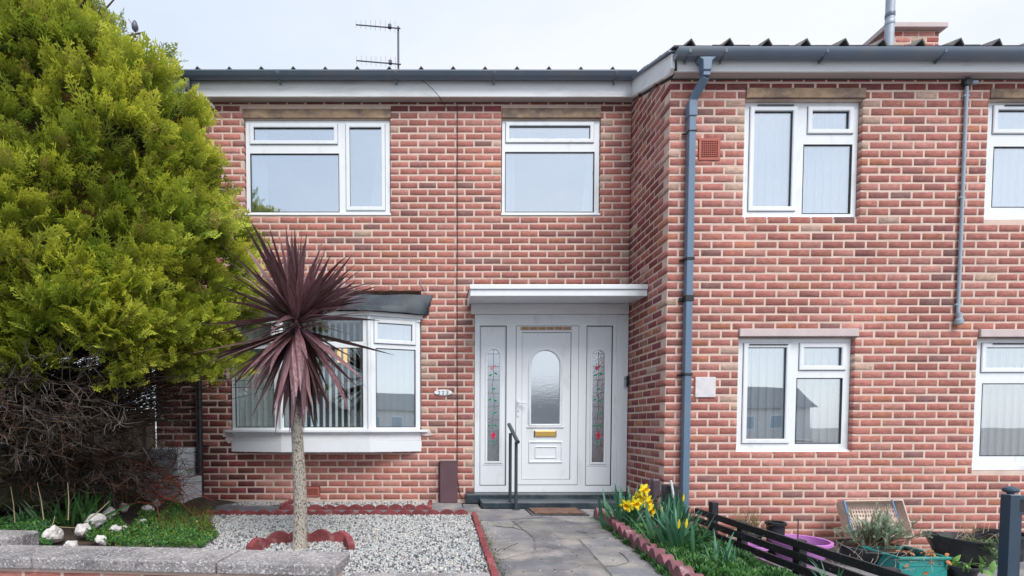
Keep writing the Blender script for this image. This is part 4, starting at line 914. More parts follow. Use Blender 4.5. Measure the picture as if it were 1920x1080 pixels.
# conduit on the right wall
cx_ = at(1803, 400, -D-.02)[0]; zt_, zb_2 = at(1815, 160, -D-.03)[1], at(1793, 600, -D-.03)[1]
t = thing('conduit', 'pale grey conduit running down the right hand wall and ending in a round cap', 'conduit', (cx_, -D-.02, zb_2))
MB().tube([(cx_, -D-.022, zb_2+.04), (cx_, -D-.022, zt_)], .016, 10).build('pipe', M['conduit'], t, smooth=True)
MB().lathe([(.02, -.05), (.036, -.042), (.036, .0), (.024, .012), (.022, .07)], (cx_, -D-.036, zb_2), 14).build('end_cap', M['conduit'], t, smooth=True)
for py in (182, 372, 572): z_ = at(1800, py, -D)[1]; MB().box(cx_-.028, cx_+.028, -D-.03, -D-.001, z_-.009, z_+.009).build('saddle_clip', M['conduit'], t, bevel=.003)
t2 = thing('junction_box', 'dark round junction box with grey gland at the top of the pale conduit', 'junction box', (cx_, -D-.03, zt_))
MB(lambda p: (p[0]+cx_, -D-.002-p[2], p[1]+zt_+.03)).lathe([(.04, 0), (.04, .035), (.03, .045)], n=16).build('box_body', M['black_pl'], t2, smooth=True)
MB().tube([(cx_+.04, -D-.03, zt_+.03), (cx_+.085, -D-.04, zt_+.02)], .018, 10).build('gland', M['conduit'], t2, smooth=True)
x, z = at(334, 165, -.14)
t = thing('alarm_box', 'small blue and grey box fixed to the fascia at the left end of the eaves', 'alarm box', (x, -.13, z))
MB().box(x-.035, x+.035, -.17, -.113, z-.08, z+.045).build('casing', M['alarm'], t, bevel=.01); MB().box(x-.037, x+.037, -.172, -.113, z+.047, z+.10).build('lid', M['conduit'], t, bevel=.01)
# handrail
t = thing('handrail', 'short sloping dark grey handrail on two posts beside the front step', 'handrail', (-1.47, -.5, 0))
for (y_, x_, zb_3, px, py) in ((-.40, at(956.5, 900, -.40)[0], .07, 958, 812), (-.60, at(967.5, 900, -.60)[0], 0, 966, 828)):
    zz = at(px, py, y_)[1]; q = MB().tube([(x_, y_, zb_3), (x_, y_, zz)], .0185, 12).build('post', M['rail'], t, smooth=True)
    MB().lathe([(.045, 0), (.045, .006), (.024, .010)], (x_, y_, zb_3), 16).build('foot_plate', M['rail'], q, smooth=True)
za_ = at(954, 796, -.22)[1]; zc_ = at(971, 829, -.66)[1]
MB().tube([(at(955, 797, -.22)[0], -.20, za_), (at(971, 829, -.66)[0], -.66, zc_)], .023, 12).build('grip', M['rail'], t, smooth=True)
# doormat
m0 = gr(1006, 955); m1 = gr(1108, 968)
t = thing('doormat', 'worn brown doormat with black rubber border lying below the step', 'doormat', (-1.05, -.75, 0))
MB().box(-1.36, -.75, -.98, -.56, .0, .012).build('rubber_border', M['black_pl'], t, bevel=.004); MB().box(-1.32, -.79, -.945, -.595, .0122, .024).build('coir_pad', M['mat'], t, bevel=.004)
# ---- aerials
def yagi(t, x0, x1, y, z0, z1, n, h, lean=0):
    MB().tube([(x0, y, z0), (x1, y, z1)], .011, 6).build('boom', M['aerial'], t)
    for i in range(n):
        s_ = (i/(n-1))**1.0*.88; x_ = x0+(x1-x0)*s_; zc = z0+(z1-z0)*s_; hh = h*(1+.5*s_)
        MB().tube([(x_, y, zc-hh*.6), (x_, y, zc+hh)], .0045, 5).build('element', M['aerial2'], t)
    xm = x0+(x1-x0)*.76; zm = z0+(z1-z0)*.76; MB().box(xm-.03, xm+.03, y-.03, y+.03, zm-.01, zm+.05).build('dipole_box', M['aerial'], t, bevel=.008)
ya_ = 3.0; mx, mz0 = at(747, 140, ya_); _, mz1 = at(747, 50, ya_)
t = thing('television_aerial', 'television aerial with two stacked booms on one mast above the left roof', 'aerial', (mx, ya_, roof_z(ya_)))
MB().tube([(mx, ya_, roof_z(ya_)-.05), (mx, ya_, mz1)], .018, 8).build('mast', M['aerial'], t, smooth=True)
yagi(t, at(668, 49, ya_)[0], at(751, 56, ya_)[0], ya_-.03, at(668, 49, ya_)[1], at(751, 56, ya_)[1], 9, .085)
yagi(t, at(669, 116, ya_)[0], at(752, 123, ya_)[0], ya_-.03, at(669, 116, ya_)[1], at(752, 123, ya_)[1], 9, .085)
ya_ = 2.0; a0 = at(268, 110, ya_); a1 = at(262, 66, ya_)
t = thing('television_aerial', 'thin aerial with a crossed boom half hidden behind the top of the cypress', 'aerial', (a0[0], ya_, PV))
MB().tube([(a0[0], ya_, PV), (a0[0], ya_, a0[1]), (a1[0], ya_, a1[1])], .016, 6).build('mast', M['aerial'], t)
q0, q1 = at(238, 67, ya_), at(270, 61, ya_); MB().tube([(q0[0], ya_, q0[1]), (q1[0], ya_, q1[1])], .014, 6).build('boom', M['aerial'], t)
q0, q1 = at(245, 70, ya_), at(261, 92, ya_); MB().tube([(q0[0], ya_, q0[1]), (q1[0], ya_, q1[1])], .007, 5).build('element', M['aerial2'], t)
q0, q1 = at(241, 36, ya_), at(260, 62, ya_); MB().tube([(q0[0], ya_, q0[1]), (q1[0], ya_, q1[1])], .008, 5).build('element', M['aerial2'], t)
q0, q1 = at(258, 68, ya_), at(254, 84, ya_); MB().tube([(q0[0], ya_, q0[1]), (q1[0], ya_, q1[1])], .007, 5).build('element', M['aerial2'], t)
q = at(253, 49, ya_); MB().lathe([(.01, -.09), (.045, -.05), (.05, 0), (.03, .06), (.008, .09)], (q[0], ya_, q[1]), 10).build('reflector', M['aerial'], t, smooth=True)

# ================================================================== GROUND WORKS
def poly_slab(name, pts, z0, z1, m, parent=None, kind=None, label=None, bevel=.004):
    area = sum(p[0]*q[1]-q[0]*p[1] for p, q in zip(pts, pts[1:]+pts[:1]))
    if area > 0: pts = pts[::-1]
    return MB().prism(pts, z0, z1, 'z').build(name, m, parent, kind=kind, label=label, bevel=bevel)
# concrete path: irregular bays
PLx = lambda y: -1.935-.02*(-y-.9)           # left border of the path
PRx = lambda y: -.745-.066*(-y-1.2)          # right border
path = bpy.data.objects.new('path', None); C.objects.link(path); path['kind'] = 'structure'; ORG['path'] = (0, 0, 0)
sheet('path_bed', -2.2, -.66, -3.5, -.4, -.004, M['joint'])
def pslab(*pts, dz=0):
    poly_slab('paving_slab', list(pts), -.05, .0+dz, M['concrete'], path, bevel=.006)
g_ = .006
pslab((-2.42, -.045), (-2.05, -.045), (-2.05, -.50), (-2.42, -.54), dz=-.002); pslab((-2.04, -.18), (-1.85, -.18), (-1.85, -.54), (-.04, -.54), (-.04, -1.02), (-1.93, -.93), (-2.44, -.90), (-2.42, -.55), (-2.04, -.51))
pslab((-1.93, -.94), (-.62, -1.0), (-.72, -1.28), (-1.94, -1.22), dz=.002); pslab((-1.94, -1.24), (-1.62, -1.25), (-1.55, -1.98), (-1.955, -1.95)); pslab((-1.60, -1.25), (-.73, -1.30), (-.80, -2.05), (-1.54, -1.98), dz=.003)
pslab((-1.955, -1.97), (-1.545, -2.0), (-1.62, -2.42), (-1.965, -2.72), dz=.002); pslab((-1.53, -2.0), (-1.18, -2.03), (-1.30, -3.5), (-1.985, -3.5), (-1.975, -2.75), (-1.60, -2.41), dz=-.001); pslab((-1.165, -2.035), (-.80, -2.07), (-.92, -3.5), (-1.285, -3.5), dz=.002)
# dark paving strip under the bow window
terr = bpy.data.objects.new('terrace', None); C.objects.link(terr); terr['kind'] = 'structure'; ORG['terrace'] = (0, 0, 0)
for a, b_ in ((-5.45, -4.79), (-4.78, -4.12), (-4.11, -3.30), (-3.29, -2.45)):
    o = poly_slab('paving_slab', [(a, -.90), (b_, -.90), (b_, -.60 if a > -4.5 else -.30), (a, -.60 if a > -4.5 else -.30)], -.04, .0+rnd.uniform(-.002, .003), M['slab'], terr)
poly_slab('paving_slab', [(-5.45, -.29), (-4.79, -.29), (-4.79, -.01), (-5.45, -.01)], -.04, .001, M['concrete'], terr)
poly_slab('paving_slab', [(-4.78, -.29), (-4.30, -.29), (-4.30, -.01), (-4.78, -.01)], -.04, .003, M['concrete'], terr)
# edging blocks
def scallop(length, hgt, thick, n=1, jag=0):
    """edging block: base with round-topped scallops, length along x, centred"""
    pts = [(-length/2, -.03)]; pts = []
    w_ = length/n
    top = []
    for i in range(n):
        for k in range(9):
            t = k/8; top.append((-length/2+w_*(i+t), hgt*(.55+.45*math.sin(math.pi*t))))
    pts = [(-length/2, -.02)]+top+[(length/2, -.02)]
    b = MB(); b.prism(pts, -thick/2, thick/2, 'y'); return b
def mesh_of(b, name, m, bevel=0):
    me = bpy.data.meshes.new(name); me.from_pydata(b.v, [], b.f[:]); me.materials.append(m); me.update(); return me
E1 = mesh_of(scallop(.143, .058, .045), 'edging_block', M['edging']); E2 = mesh_of(scallop(.165, .125, .075), 'edging_block', M['edging2']); E3 = mesh_of(scallop(.19, .105, .055), 'edging_block', M['edging'])
def edging(label, p0, p1, me, step, z=0.0, jit=.004, first_rot=0, sc=1.0):
    t = thing('garden_edging', label, 'edging', (p0[0], p0[1], z)); L = math.hypot(p1[0]-p0[0], p1[1]-p0[1]); a = math.atan2(p1[1]-p0[1], p1[0]-p0[0]); n = max(1, round(L/step))
    for i in range(n):
        s_ = (i+.5)/n; o = shared('edging_block', me, t, (p0[0]+(p1[0]-p0[0])*s_, p0[1]+(p1[1]-p0[1])*s_, z+rnd.uniform(-jit, jit)), (rnd.uniform(-.05, .05), rnd.uniform(-.03, .03), a+rnd.uniform(-.03, .03)), sc)
        for poly in (): pass
    return t
edging('long row of scalloped red edging between dark paving and gravel', (-4.85, -.925), (-2.02, -.925), E1, .152)
edging('short row of scalloped red edging near the wall under the bow window', (-4.10, -.575), (-2.44, -.575), E1, .152)
edging('red edging return beside the air brick under the bow window', (-4.11, -.56), (-4.11, -.10), E1, .15)
edging('red edging return left of the plum pipe cover', (-2.43, -.56), (-2.43, -.14), E1, .15)
edging('straight line of red edging between the gravel and the path', (-1.965, -.93), (-2.0, -3.45), E1, .15, z=-.01)
edging('weathered plum edging between the path and the daffodil bed', (-.70, -1.06), (-.90, -3.45), E2, .152, z=-.02)
t = thing('planting_ring', 'half ring of scalloped red blocks set round the cordyline trunk', 'edging', (-3.41, -2.36, 0))
for k, (ax, ay, rz, s_) in enumerate([(-3.70, -2.42, 1.15, 1), (-3.615, -2.19, .45, 1), (-3.475, -2.125, .06, 1), (-3.30, -2.12, -.05, 1), (-3.13, -2.16, -.35, .95), (-3.03, -2.35, -1.15, .9)]):
    shared('edging_block', E3, t, (ax, ay, -.005), (0, 0, rz), s_)

def stones(name, n, sampler, size, cols, m, parent=None, kind='stuff', flat=.6, zf=lambda x, y: 0.0):
    base = np.array([(1, 0, 0), (-1, 0, 0), (0, 1, 0), (0, -1, 0), (0, 0, 1), (0, 0, -1)], float); fc = np.array([(0, 2, 4), (2, 1, 4), (1, 3, 4), (3, 0, 4), (2, 0, 5), (1, 2, 5), (3, 1, 5), (0, 3, 5)])
    # cut corners give chips of 14 triangles out of a jittered cube instead of a plain octahedron
    cb = np.array([(x, y, z) for x in (-1, 1) for y in (-1, 1) for z in (-1, 1)], float)*.62
    cf = np.array([(0, 1, 3), (0, 3, 2), (4, 6, 7), (4, 7, 5), (0, 4, 5), (0, 5, 1), (2, 3, 7), (2, 7, 6), (0, 2, 6), (0, 6, 4), (1, 5, 7), (1, 7, 3)])
    Vs = []; Fs = []; Cs = []; k = 0
    P = sampler(n)
    for i in range(len(P)):
        s_ = size*rng.uniform(.55, 1.25); v = cb*(1+rng.uniform(-.38, .38, cb.shape))*np.array([1, rng.uniform(.6, 1), flat])*s_
        q = Quaternion(rng.normal(size=4)); q.normalize(); Rm = np.array(q.to_matrix()); v = v@Rm.T
        v += np.array([P[i][0], P[i][1], zf(*P[i][:2])+s_*rng.uniform(.0, .5)]); Vs.append(v); Fs.append(cf+k); k += 8
        c_ = np.array(cols[rng.integers(len(cols))])*rng.uniform(.8, 1.15); Cs.append(np.tile(c_, (8, 1)))
    return np_obj(name, np.concatenate(Vs), np.concatenate(Fs), m, parent, np.concatenate(Cs), kind)
WG = [(.46, .47, .48), (.40, .40, .41), (.53, .54, .54), (.36, .37, .38), (.50, .47, .45), (.22, .22, .24), (.42, .46, .47), (.54, .50, .46), (.13, .13, .15), (.40, .44, .43)]
sheet('gravel_bed', -4.9, -2.0, -3.2, -.95, -.012, M['gravelbed'])
def samp_g(n):
    # denser towards the camera so that chips stay the right size
    P = []
    while len(P) < n:
        x, y = rng.uniform(-4.85, -2.0), rng.uniform(-3.25, -.95)
        P.append((x, y))
    return P
g1 = stones('gravel', 27000, samp_g, .0135, WG, M['gravel']); 
g2 = stones('gravel', 1300, lambda n: [(rng.uniform(-4.08, -2.46), rng.uniform(-.55, -.02)) for _ in range(n)], .016, WG, M['gravel'])
stones('gravel', 260, lambda n: [(rng.uniform(-4.78, -4.12), rng.uniform(-.28, -.03)) for _ in range(n)], .014, WG, M['gravel'])
sheet('gravel_bed', -4.11, -2.43, -.57, -.005, -.012, M['gravelbed'])
# fallen bits on the path
DB = [(.05, .04, .035), (.5, .48, .45), (.12, .08, .05), (.55, .53, .5)]
stones('path_debris', 330, lambda n: [(rng.uniform(-1.93, -.75) if rng.random() < .6 else rng.normal(-.80, .06), rng.uniform(-3.3, -.6)) for _ in range(n)], .006, DB, M['gravel'])

# ---- front boundary wall, bottom left
wa = math.atan2(-.105, 1.2)
fw0 = Vector((-5.6, -3.22)); u_ = Vector((math.cos(wa), math.sin(wa))); v_ = Vector((math.sin(wa), -math.cos(wa)))  # v outward to the street
TW_ = lambda p: (fw0.x+u_.x*p[0]+v_.x*p[1], fw0.y+u_.y*p[0]+v_.y*p[1], p[2])
t = thing('boundary_wall', 'low garden wall with grey coping stones across the bottom left corner', 'wall', (-4.6, -3.4, PV))
def wu(px, py, z): 
    x, y = gr(px, py, z); d_ = Vector((x, y))-fw0; return d_.dot(u_), d_.dot(v_)
ct = .245
uj1 = wu(78, 1040, ct)[0]; uj2 = wu(408, 1052, ct)[0]; ue = wu(640, 1050, ct)[0]
print('wall', wu(0, 1018, ct), wu(440, 1031, ct), wu(0, 1044, ct), wu(400, 1055, ct), uj1, uj2, ue)
vb = (wu(0, 1018, ct)[1]+wu(440, 1031, ct)[1])/2; vf = (wu(0, 1044, ct)[1]+wu(400, 1055, ct)[1])/2
for a, b_ in ((-1.2, uj1-.004), (uj1+.004, uj2-.005), (uj2+.005, ue)):
    q = MB(TW_); n = 10
    q.box(a, b_, vb, vf, ct-.062, ct+rnd.uniform(-.002, .003)); q.build('coping_stone', M['coping'], t, bevel=.009, seg=3)
MB(TW_).box(-1.2, ue-.03, vb+.05, vf-.035, PV, ct-.066).build('wall_core', M['mortar'], t)
for j in range(9):
    u0 = -1.2-(0.1125 if j % 2 else 0); zc = ct-.07-.006-CH*(j+.5)
    while u0 < ue-.05:
        a, b_ = max(u0, -1.2), min(u0+BL-J, ue-.028)
        if b_-a > .03:
            V, F = brick_geo(b_-a, CH-J, .03, rnd, 0); c_ = np.array(rnd.choice([(.52, .23, .19), (.5, .19, .16), (.55, .3, .25), (.45, .16, .14)]))*rnd.uniform(.9, 1.1)
            W = np.array([TW_((v[0]+(a+b_)/2, vf-.030-v[1], v[2]+zc)) for v in V]); np_obj('brick', W, F[:, ::-1], M['brick'], t, np.tile(c_, (len(V), 1)))
        u0 += BL
tag(MB(lambda p: TW_((p[0], p[1], p[2]))).box(-1.2, wu(43, 1000, .30)[0], vb-.16, vb+.04, .19, .295).build('loose_stone', M['coping'], bevel=.012), 'pinkish block of stone lying behind the coping at the left picture edge', 'stone block')
tag(MB().box(-2.86, -2.03, -3.42, -3.13, -.1, .045).build('kerb_stone', M['coping'], bevel=.01), 'low dark kerb stone at the front edge of the gravel', 'kerb stone')

# ================================================================== LEAF HELPERS
def leaf_mesh(name, L, W, droop, m, segs=6, fold=.25, tipw=.06, col=None, wide=.35):
    """strap leaf along +z, keel folded, bending towards +x"""
    vs = []; fs = []
    x = z = 0; a = 0
    for i in range(segs+1):
        s_ = i/segs; w_ = W*.5*(min(1, .45+s_/wide*.55) if s_ < wide else max(tipw, 1-((s_-wide)/(1-wide))**1.6))
        nx, nz = math.cos(a), -math.sin(a)
        vs += [(x-nx*w_*fold*-1, -w_, z-nz*w_*fold*-1), (x, 0, z), (x+nx*w_*fold, w_, z+nz*w_*fold)]
        a += droop/segs*(0.4+1.2*s_); x += math.sin(a)*L/segs; z += math.cos(a)*L/segs
    for i in range(segs):
        for k in (0, 1): fs.append((i*3+k, i*3+k+1, i*3+k+4, i*3+k+3))
    me = bpy.data.meshes.new(name); me.from_pydata(vs, [], fs); me.materials.append(m); me.update()
    me.polygons.foreach_set('use_smooth', [True]*len(me.polygons))
    if col:
        ca = me.color_attributes.new('tone', 'FLOAT_COLOR', 'POINT')
        for i, d_ in enumerate(ca.data):
            s_ = (i//3)/segs; d_.color = tuple(col[0][k]*(1-s_)+col[1][k]*s_ for k in range(3))+(1,)
    return me
def dir_quat(d, roll_out=True, roll=0):
    """+z of the leaf along d, +x (the way it bends) downwards/outwards"""
    d = Vector(d).normalized(); h = Vector((d.x, d.y, 0)); h = h.normalized() if h.length > 1e-3 else Vector((1, 0, 0))
    down = Vector((0, 0, -1)) if d.z < .95 else h
    x = (down-d*down.dot(d))
    x = x.normalized() if x.length > 1e-3 else h
    y = d.cross(x); m3 = Matrix((x, y, d)).transposed(); q = m3.to_quaternion()
    return q @ Quaternion((0, 0, 1), roll)

# ---- cordyline
cx, cyy = -3.405, -2.37; cz = at(565, 612, cyy)[1]
t = thing('cordyline_palm', 'purple leaved cordyline palm standing in its red planting ring', 'palm', (cx, cyy, 0))
pth = []; rr_ = []
for i in range(24):
    z = i/23*(cz-.04); pth.append((cx+.012*math.sin(z*4)+.02*(z/1.7)*(-1 if False else 0), cyy+.008*math.sin(z*5+1), z)); rr_.append(.055-.023*(z/1.7)+(.012 if i == 0 else 0)+rnd.uniform(-.0015, .0015))
MB().tube(pth, rr_, 20).build('trunk', M['cordytrunk'], t, smooth=True)
CL = [leaf_mesh('leaf', 1.0, .088, d_, M['cordy'], segs=7) for d_ in (.02, .16, .34, .6, .06, .24)]
CL2 = [leaf_mesh('leaf', 1.0, .08, d_, M['cordy'], segs=8) for d_ in (.5, .8, 1.1)]
nl = 0
for i in range(124):
    el = math.asin(rnd.uniform(.30, 1.0)) if i < 106 else R(rnd.uniform(-10, 20))
    az = i*2.39996+rnd.uniform(-.2, .2); d_ = (math.cos(az)*math.cos(el), math.sin(az)*math.cos(el), math.sin(el))
    L = rnd.uniform(.55, .72)*(1 if el > .5 else .95)
    if d_[1] < -.6: L *= .85
    p = (cx+d_[0]*.02, cyy+d_[1]*.02, cz+.02+.07*rnd.random())
    shared('leaf', rnd.choice(CL), t, p, dir_quat(d_, roll=rnd.uniform(-.5, .5)), (L, L*rnd.uniform(.85, 1.15), L)); nl += 1
for i in range(84):
    el = R(rnd.uniform(-86, -38) if i % 5 else rnd.uniform(-38, -14)); az = i*2.39996+.5; d_ = (math.cos(az)*math.cos(el), math.sin(az)*math.cos(el), math.sin(el))
    L = rnd.uniform(.48, .80)
    p = (cx+d_[0]*.025, cyy+d_[1]*.025, cz+.01-.07*rnd.random())
    shared('leaf', rnd.choice(CL), t, p, dir_quat(d_, roll=rnd.uniform(-.6, .6)), (L, L*rnd.uniform(.9, 1.3), L)); nl += 1
for i in range(14):
    el = R(rnd.uniform(-40, -15)); az = math.pi+rnd.uniform(-.6, .6); d_ = (math.cos(az)*math.cos(el), math.sin(az)*math.cos(el), math.sin(el)); L = rnd.uniform(.6, .78)
    shared('leaf', rnd.choice(CL), t, (cx, cyy, cz-.03), dir_quat(d_, roll=rnd.uniform(-.4, .4)), (L, L*1.1, L))
for i in range(12):
    el = R(rnd.uniform(0, 30)); az = i*.52+.3; d_ = (math.cos(az)*math.cos(el), math.sin(az)*math.cos(el), math.sin(el)); L = rnd.uniform(.35, .5)
    shared('leaf', rnd.choice(CL2), t, (cx, cyy, cz-.03), dir_quat(d_), (L, L*1.2, L))

# ================================================================== CYPRESS
def spray_variants(nv, seed, wdt=.055, brown=False):
    rg = np.random.default_rng(seed); out_ = []
    for _ in range(nv):
        V = []; F = []; S = []
        def rh(p, d, n_, L, w_, s_):
            k = len(V); side = np.cross(d, n_); side /= np.linalg.norm(side)
            V.extend([p, p+d*L*.45+side*w_, p+d*L, p+d*L*.45-side*w_]); F.append((k, k+1, k+2, k+3)); S.extend([s_, s_+.08, s_+.22, s_+.08])
        nrm = np.array([0, 1., 0])+rg.normal(0, .12, 3); nrm /= np.linalg.norm(nrm)
        p = np.zeros(3); a = 0; nseg = 6
        for i in range(nseg):
            s_ = i/nseg; d = np.array([math.sin(a), rg.normal(0, .05)+.12*s_, math.cos(a)]); d /= np.linalg.norm(d)
            rh(p, d, nrm, 1.35/nseg, .03, s_*.7)
            for sg in (-1, 1):
                if i == 0 and rg.random() < .5: continue
                ll = (.46*(1-s_*.72))*rg.uniform(.7, 1.15); ba = a+sg*rg.uniform(.55, .85); bd = np.array([math.sin(ba), rg.normal(0, .14), math.cos(ba)]); bd /= np.linalg.norm(bd)
                rh(p, bd, nrm+rg.normal(0, .2, 3), ll, .029, s_*.7+.05)
                for sg2 in (-1, 1):
                    ca_ = ba+sg2*rg.uniform(.4, .7); cd_ = np.array([math.sin(ca_), rg.normal(0, .2), math.cos(ca_)]); cd_ /= np.linalg.norm(cd_)
                    rh(p+bd*ll*rg.uniform(.35, .6), cd_, nrm+rg.normal(0, .3, 3), ll*.62, .024, s_*.7+.2)
            p = p+d/nseg; a += rg.normal(0, .09)
        out_.append((np.array(V), np.array(F), np.array(S)))
    return out_
SV = spray_variants(7, 3)
def bake(name, inst, variants, m, parent, kind='stuff', smooth=False):
    """inst = list of (variant, position, direction, scale, roll, colour base, colour tip)"""
    Vs = []; Fs = []; Cs = []; k = 0
    for vi, p, d, s_, roll, c0, c1 in inst:
        V, F, S = variants[vi]; d = d/np.linalg.norm(d)
        a = np.cross(d, (0, 0, 1.)); la = np.linalg.norm(a); a = a/la if la > 1e-3 else np.array([1., 0, 0]); b = np.cross(d, a)
        x = a*math.cos(roll)+b*math.sin(roll); y = np.cross(d, x)
        W = V[:, :1]*x*s_+V[:, 1:2]*y*s_+V[:, 2:3]*d*s_+p
        Vs.append(W); Fs.append(F+k); k += len(V); f = np.clip(S, 0, 1)[:, None]; Cs.append(c0*(1-f)+c1*f)
    return np_obj(name, np.concatenate(Vs), np.concatenate(Fs), m, parent, np.concatenate(Cs), kind, smooth)
TX, TY = -6.50, -1.62
KZ = [1.1, 1.46, 1.75, 2.15, 2.94, 3.28, 3.92, 4.17, 4.42, 4.91, 5.5, 6.2, 6.6]; KR = [1.68, 2.08, 2.18, 2.34, 2.20, 2.20, 1.86, 1.52, 1.06, .84, .72, .4, .1]
def Rz(z): return float(np.interp(z, KZ, KR))
def tsurf(az, z, k=1.0):
    r_ = Rz(z)*k; return np.array([TX+r_*math.cos(az), TY+r_*.60*math.sin(az), z])
tree = thing('cypress_tree', 'huge yellow green cypress with a dead grey underside, filling the left side', 'tree', (TX, TY, 0))
pts = [(TX+.1, TY+.1, -.1), (TX+.02, TY+.05, .8), (TX-.04, TY, 2.0), (TX, TY, 4), (TX, TY, 6.2)]
MB().tube(pts, [.24, .17, .15, .1, .03], 14).build('trunk', M['bark'], tree, smooth=True)
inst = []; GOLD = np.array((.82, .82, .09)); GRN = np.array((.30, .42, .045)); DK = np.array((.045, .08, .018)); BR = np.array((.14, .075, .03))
r_ = np.random.default_rng(11)
nb = 0
clumps = []
def ok_house(p): return not (p[0] > -6.0 and p[1] > -.13)
tries = 0
while nb < 560 and tries < 8000:
    tries += 1
    z = r_.uniform(1.25, 6.3) if r_.random() < .9 else r_.uniform(1.2, 2.2); az = r_.uniform(-math.pi*1.04, .35) if r_.random() < .9 else r_.uniform(0, math.pi)
    if r_.random() > Rz(z)/2.4: continue
    low = 1.30+.35*max(0, math.sin(az*1.0+1.2))+.10*math.sin(az*7)
    if z < low: continue
    k = 1+.07*math.sin(az*5+z*3.1)+.05*math.sin(az*11-z*5)+r_.normal(0, .035)
    p = tsurf(az, z, k*.94)
    if any((p-c)@(p-c) < .19**2 for c in clumps): continue
    if not ok_house(p): continue
    clumps.append(p); nb += 1
    o = np.array([math.cos(az), math.sin(az)/.6*.8, 0]); o /= np.linalg.norm(o)
    main = o*.75+np.array([0, 0, .62 if z > 1.7 else .25]); main /= np.linalg.norm(main)
    side = np.cross(main, (0, 0, 1)); side /= np.linalg.norm(side); upv = np.cross(side, main)
    cb = r_.uniform(0, 1); sz = r_.uniform(.85, 1.2)
    ns = int(r_.uniform(30, 42))
    for q in range(ns):
        u = r_.normal(0, .5); v = r_.normal(0, .36); w_ = r_.uniform(0, 1)
        d = main+side*u*.85+upv*v*.9; d /= np.linalg.norm(d)
        pos = p-main*.10+side*u*.15*sz+upv*v*.11*sz+main*(w_*.12-.05)
        tipz = max(0, d[2]); f = .22+.6*cb+r_.normal(0, .16)+.25*(d[2]-.35)
        cb0 = DK*.75+GRN*.25; ct_ = GRN*(1-f)+GOLD*f if r_.random() < .93 else np.array((.42, .34, .09))  # golden new growth, with highlights and dark gaps put into tip and base colours
        if not ok_house(pos+d*.15): continue
        inst.append((r_.integers(7), pos, d, r_.uniform(.15, .235)*sz, r_.uniform(0, math.pi), cb0, np.clip(ct_, .01, 1)))
# lobes hanging under the right flank
for (px, py, Y, n) in ((395, 640, -1.75, 5), (350, 610, -1.9, 5), (420, 690, -1.6, 3), (255, 640, -2.2, 5), (225, 690, -2.2, 4), (180, 640, -2.3, 4), (300, 590, -2.2, 4), (300, 650, -2.1, 2), (20, 700, -2.3, 6), (45, 640, -2.3, 4), (90, 600, -2.4, 4), (440, 560, -1.6, 4), (150, 580, -2.4, 4), (400, 590, -1.8, 4), (20, 590, -2.4, 4)):
    for _ in range(n):
        x_, z_ = at(px+r_.normal(0, 18), py+r_.normal(0, 13), Y+r_.normal(0, .05)); p = np.array([x_, Y+r_.normal(0, .08), z_]); cb = r_.uniform(.2, 1)
        for q in range(20):
            d = np.array([r_.normal(.35, .55), r_.normal(-.45, .4), r_.normal(.25, .4)]); d /= np.linalg.norm(d); f = .3+.5*cb+r_.normal(0, .14)
            inst.append((r_.integers(7), p+r_.normal(0, .05, 3), d, r_.uniform(.13, .19), r_.uniform(0, math.pi), DK*.5+GRN*.5, np.clip(GRN*(1-f)+GOLD*f, .01, 1)))
# sprigs that break the outline
for (px, py, n, dx, dz) in ((200, 20, 12, .25, 1), (212, 50, 10, .4, .9), (300, 120, 10, .9, .35), (325, 108, 9, 1, .3), (280, 118, 10, .8, .5), (345, 175, 8, .25, 1), (235, 75, 8, .9, .2), (185, 5, 10, .1, 1), (350, 195, 9, .4, .9), (375, 215, 8, .9, .4), (430, 350, 7, 1, .3), (455, 500, 7, 1, .1), (265, 135, 9, .5, .9), (310, 140, 9, .6, .8)):
    for q in range(n):
        Y = -1.62; x_, z_ = at(px+r_.normal(0, 9), py+r_.normal(0, 7), Y); d = np.array([dx+r_.normal(0, .3), r_.normal(0, .3), dz+r_.normal(0, .3)]); d /= np.linalg.norm(d)
        inst.append((r_.integers(7), np.array([x_, Y+r_.normal(0, .08), z_])-d*.1, d, r_.uniform(.10, .2), r_.uniform(0, math.pi), DK, np.clip(GRN*.6+GOLD*.35, .01, 1)))
# inner shade foliage, brown and old
for q in range(1900):
    z = r_.uniform(1.45, 6); az = r_.uniform(-math.pi*1.1, .5); k = r_.uniform(.55, .86); p = tsurf(az, z, k)
    low = 1.50+.3*max(0, math.sin(az+1.2))
    if z < low or not ok_house(p): continue
    o = np.array([math.cos(az), math.sin(az), r_.uniform(-.4, .6)])+r_.normal(0, .3, 3)
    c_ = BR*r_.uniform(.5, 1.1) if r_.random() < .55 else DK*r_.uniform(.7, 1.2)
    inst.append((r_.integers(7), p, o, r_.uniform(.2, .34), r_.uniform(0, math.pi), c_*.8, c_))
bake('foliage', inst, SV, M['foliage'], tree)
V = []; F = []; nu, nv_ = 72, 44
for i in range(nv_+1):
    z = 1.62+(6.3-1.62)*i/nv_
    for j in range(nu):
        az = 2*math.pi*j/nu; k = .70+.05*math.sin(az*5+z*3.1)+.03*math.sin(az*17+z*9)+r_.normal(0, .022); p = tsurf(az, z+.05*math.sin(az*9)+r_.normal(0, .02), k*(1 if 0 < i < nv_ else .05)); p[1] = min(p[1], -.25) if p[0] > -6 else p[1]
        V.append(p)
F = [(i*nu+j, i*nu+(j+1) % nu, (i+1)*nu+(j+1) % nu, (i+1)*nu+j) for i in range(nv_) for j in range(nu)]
np_obj('dark_crown_core', V, F, M['inner'], tree, None, 'stuff')  # added dark shell, gives the gaps between boughs their shade by colour
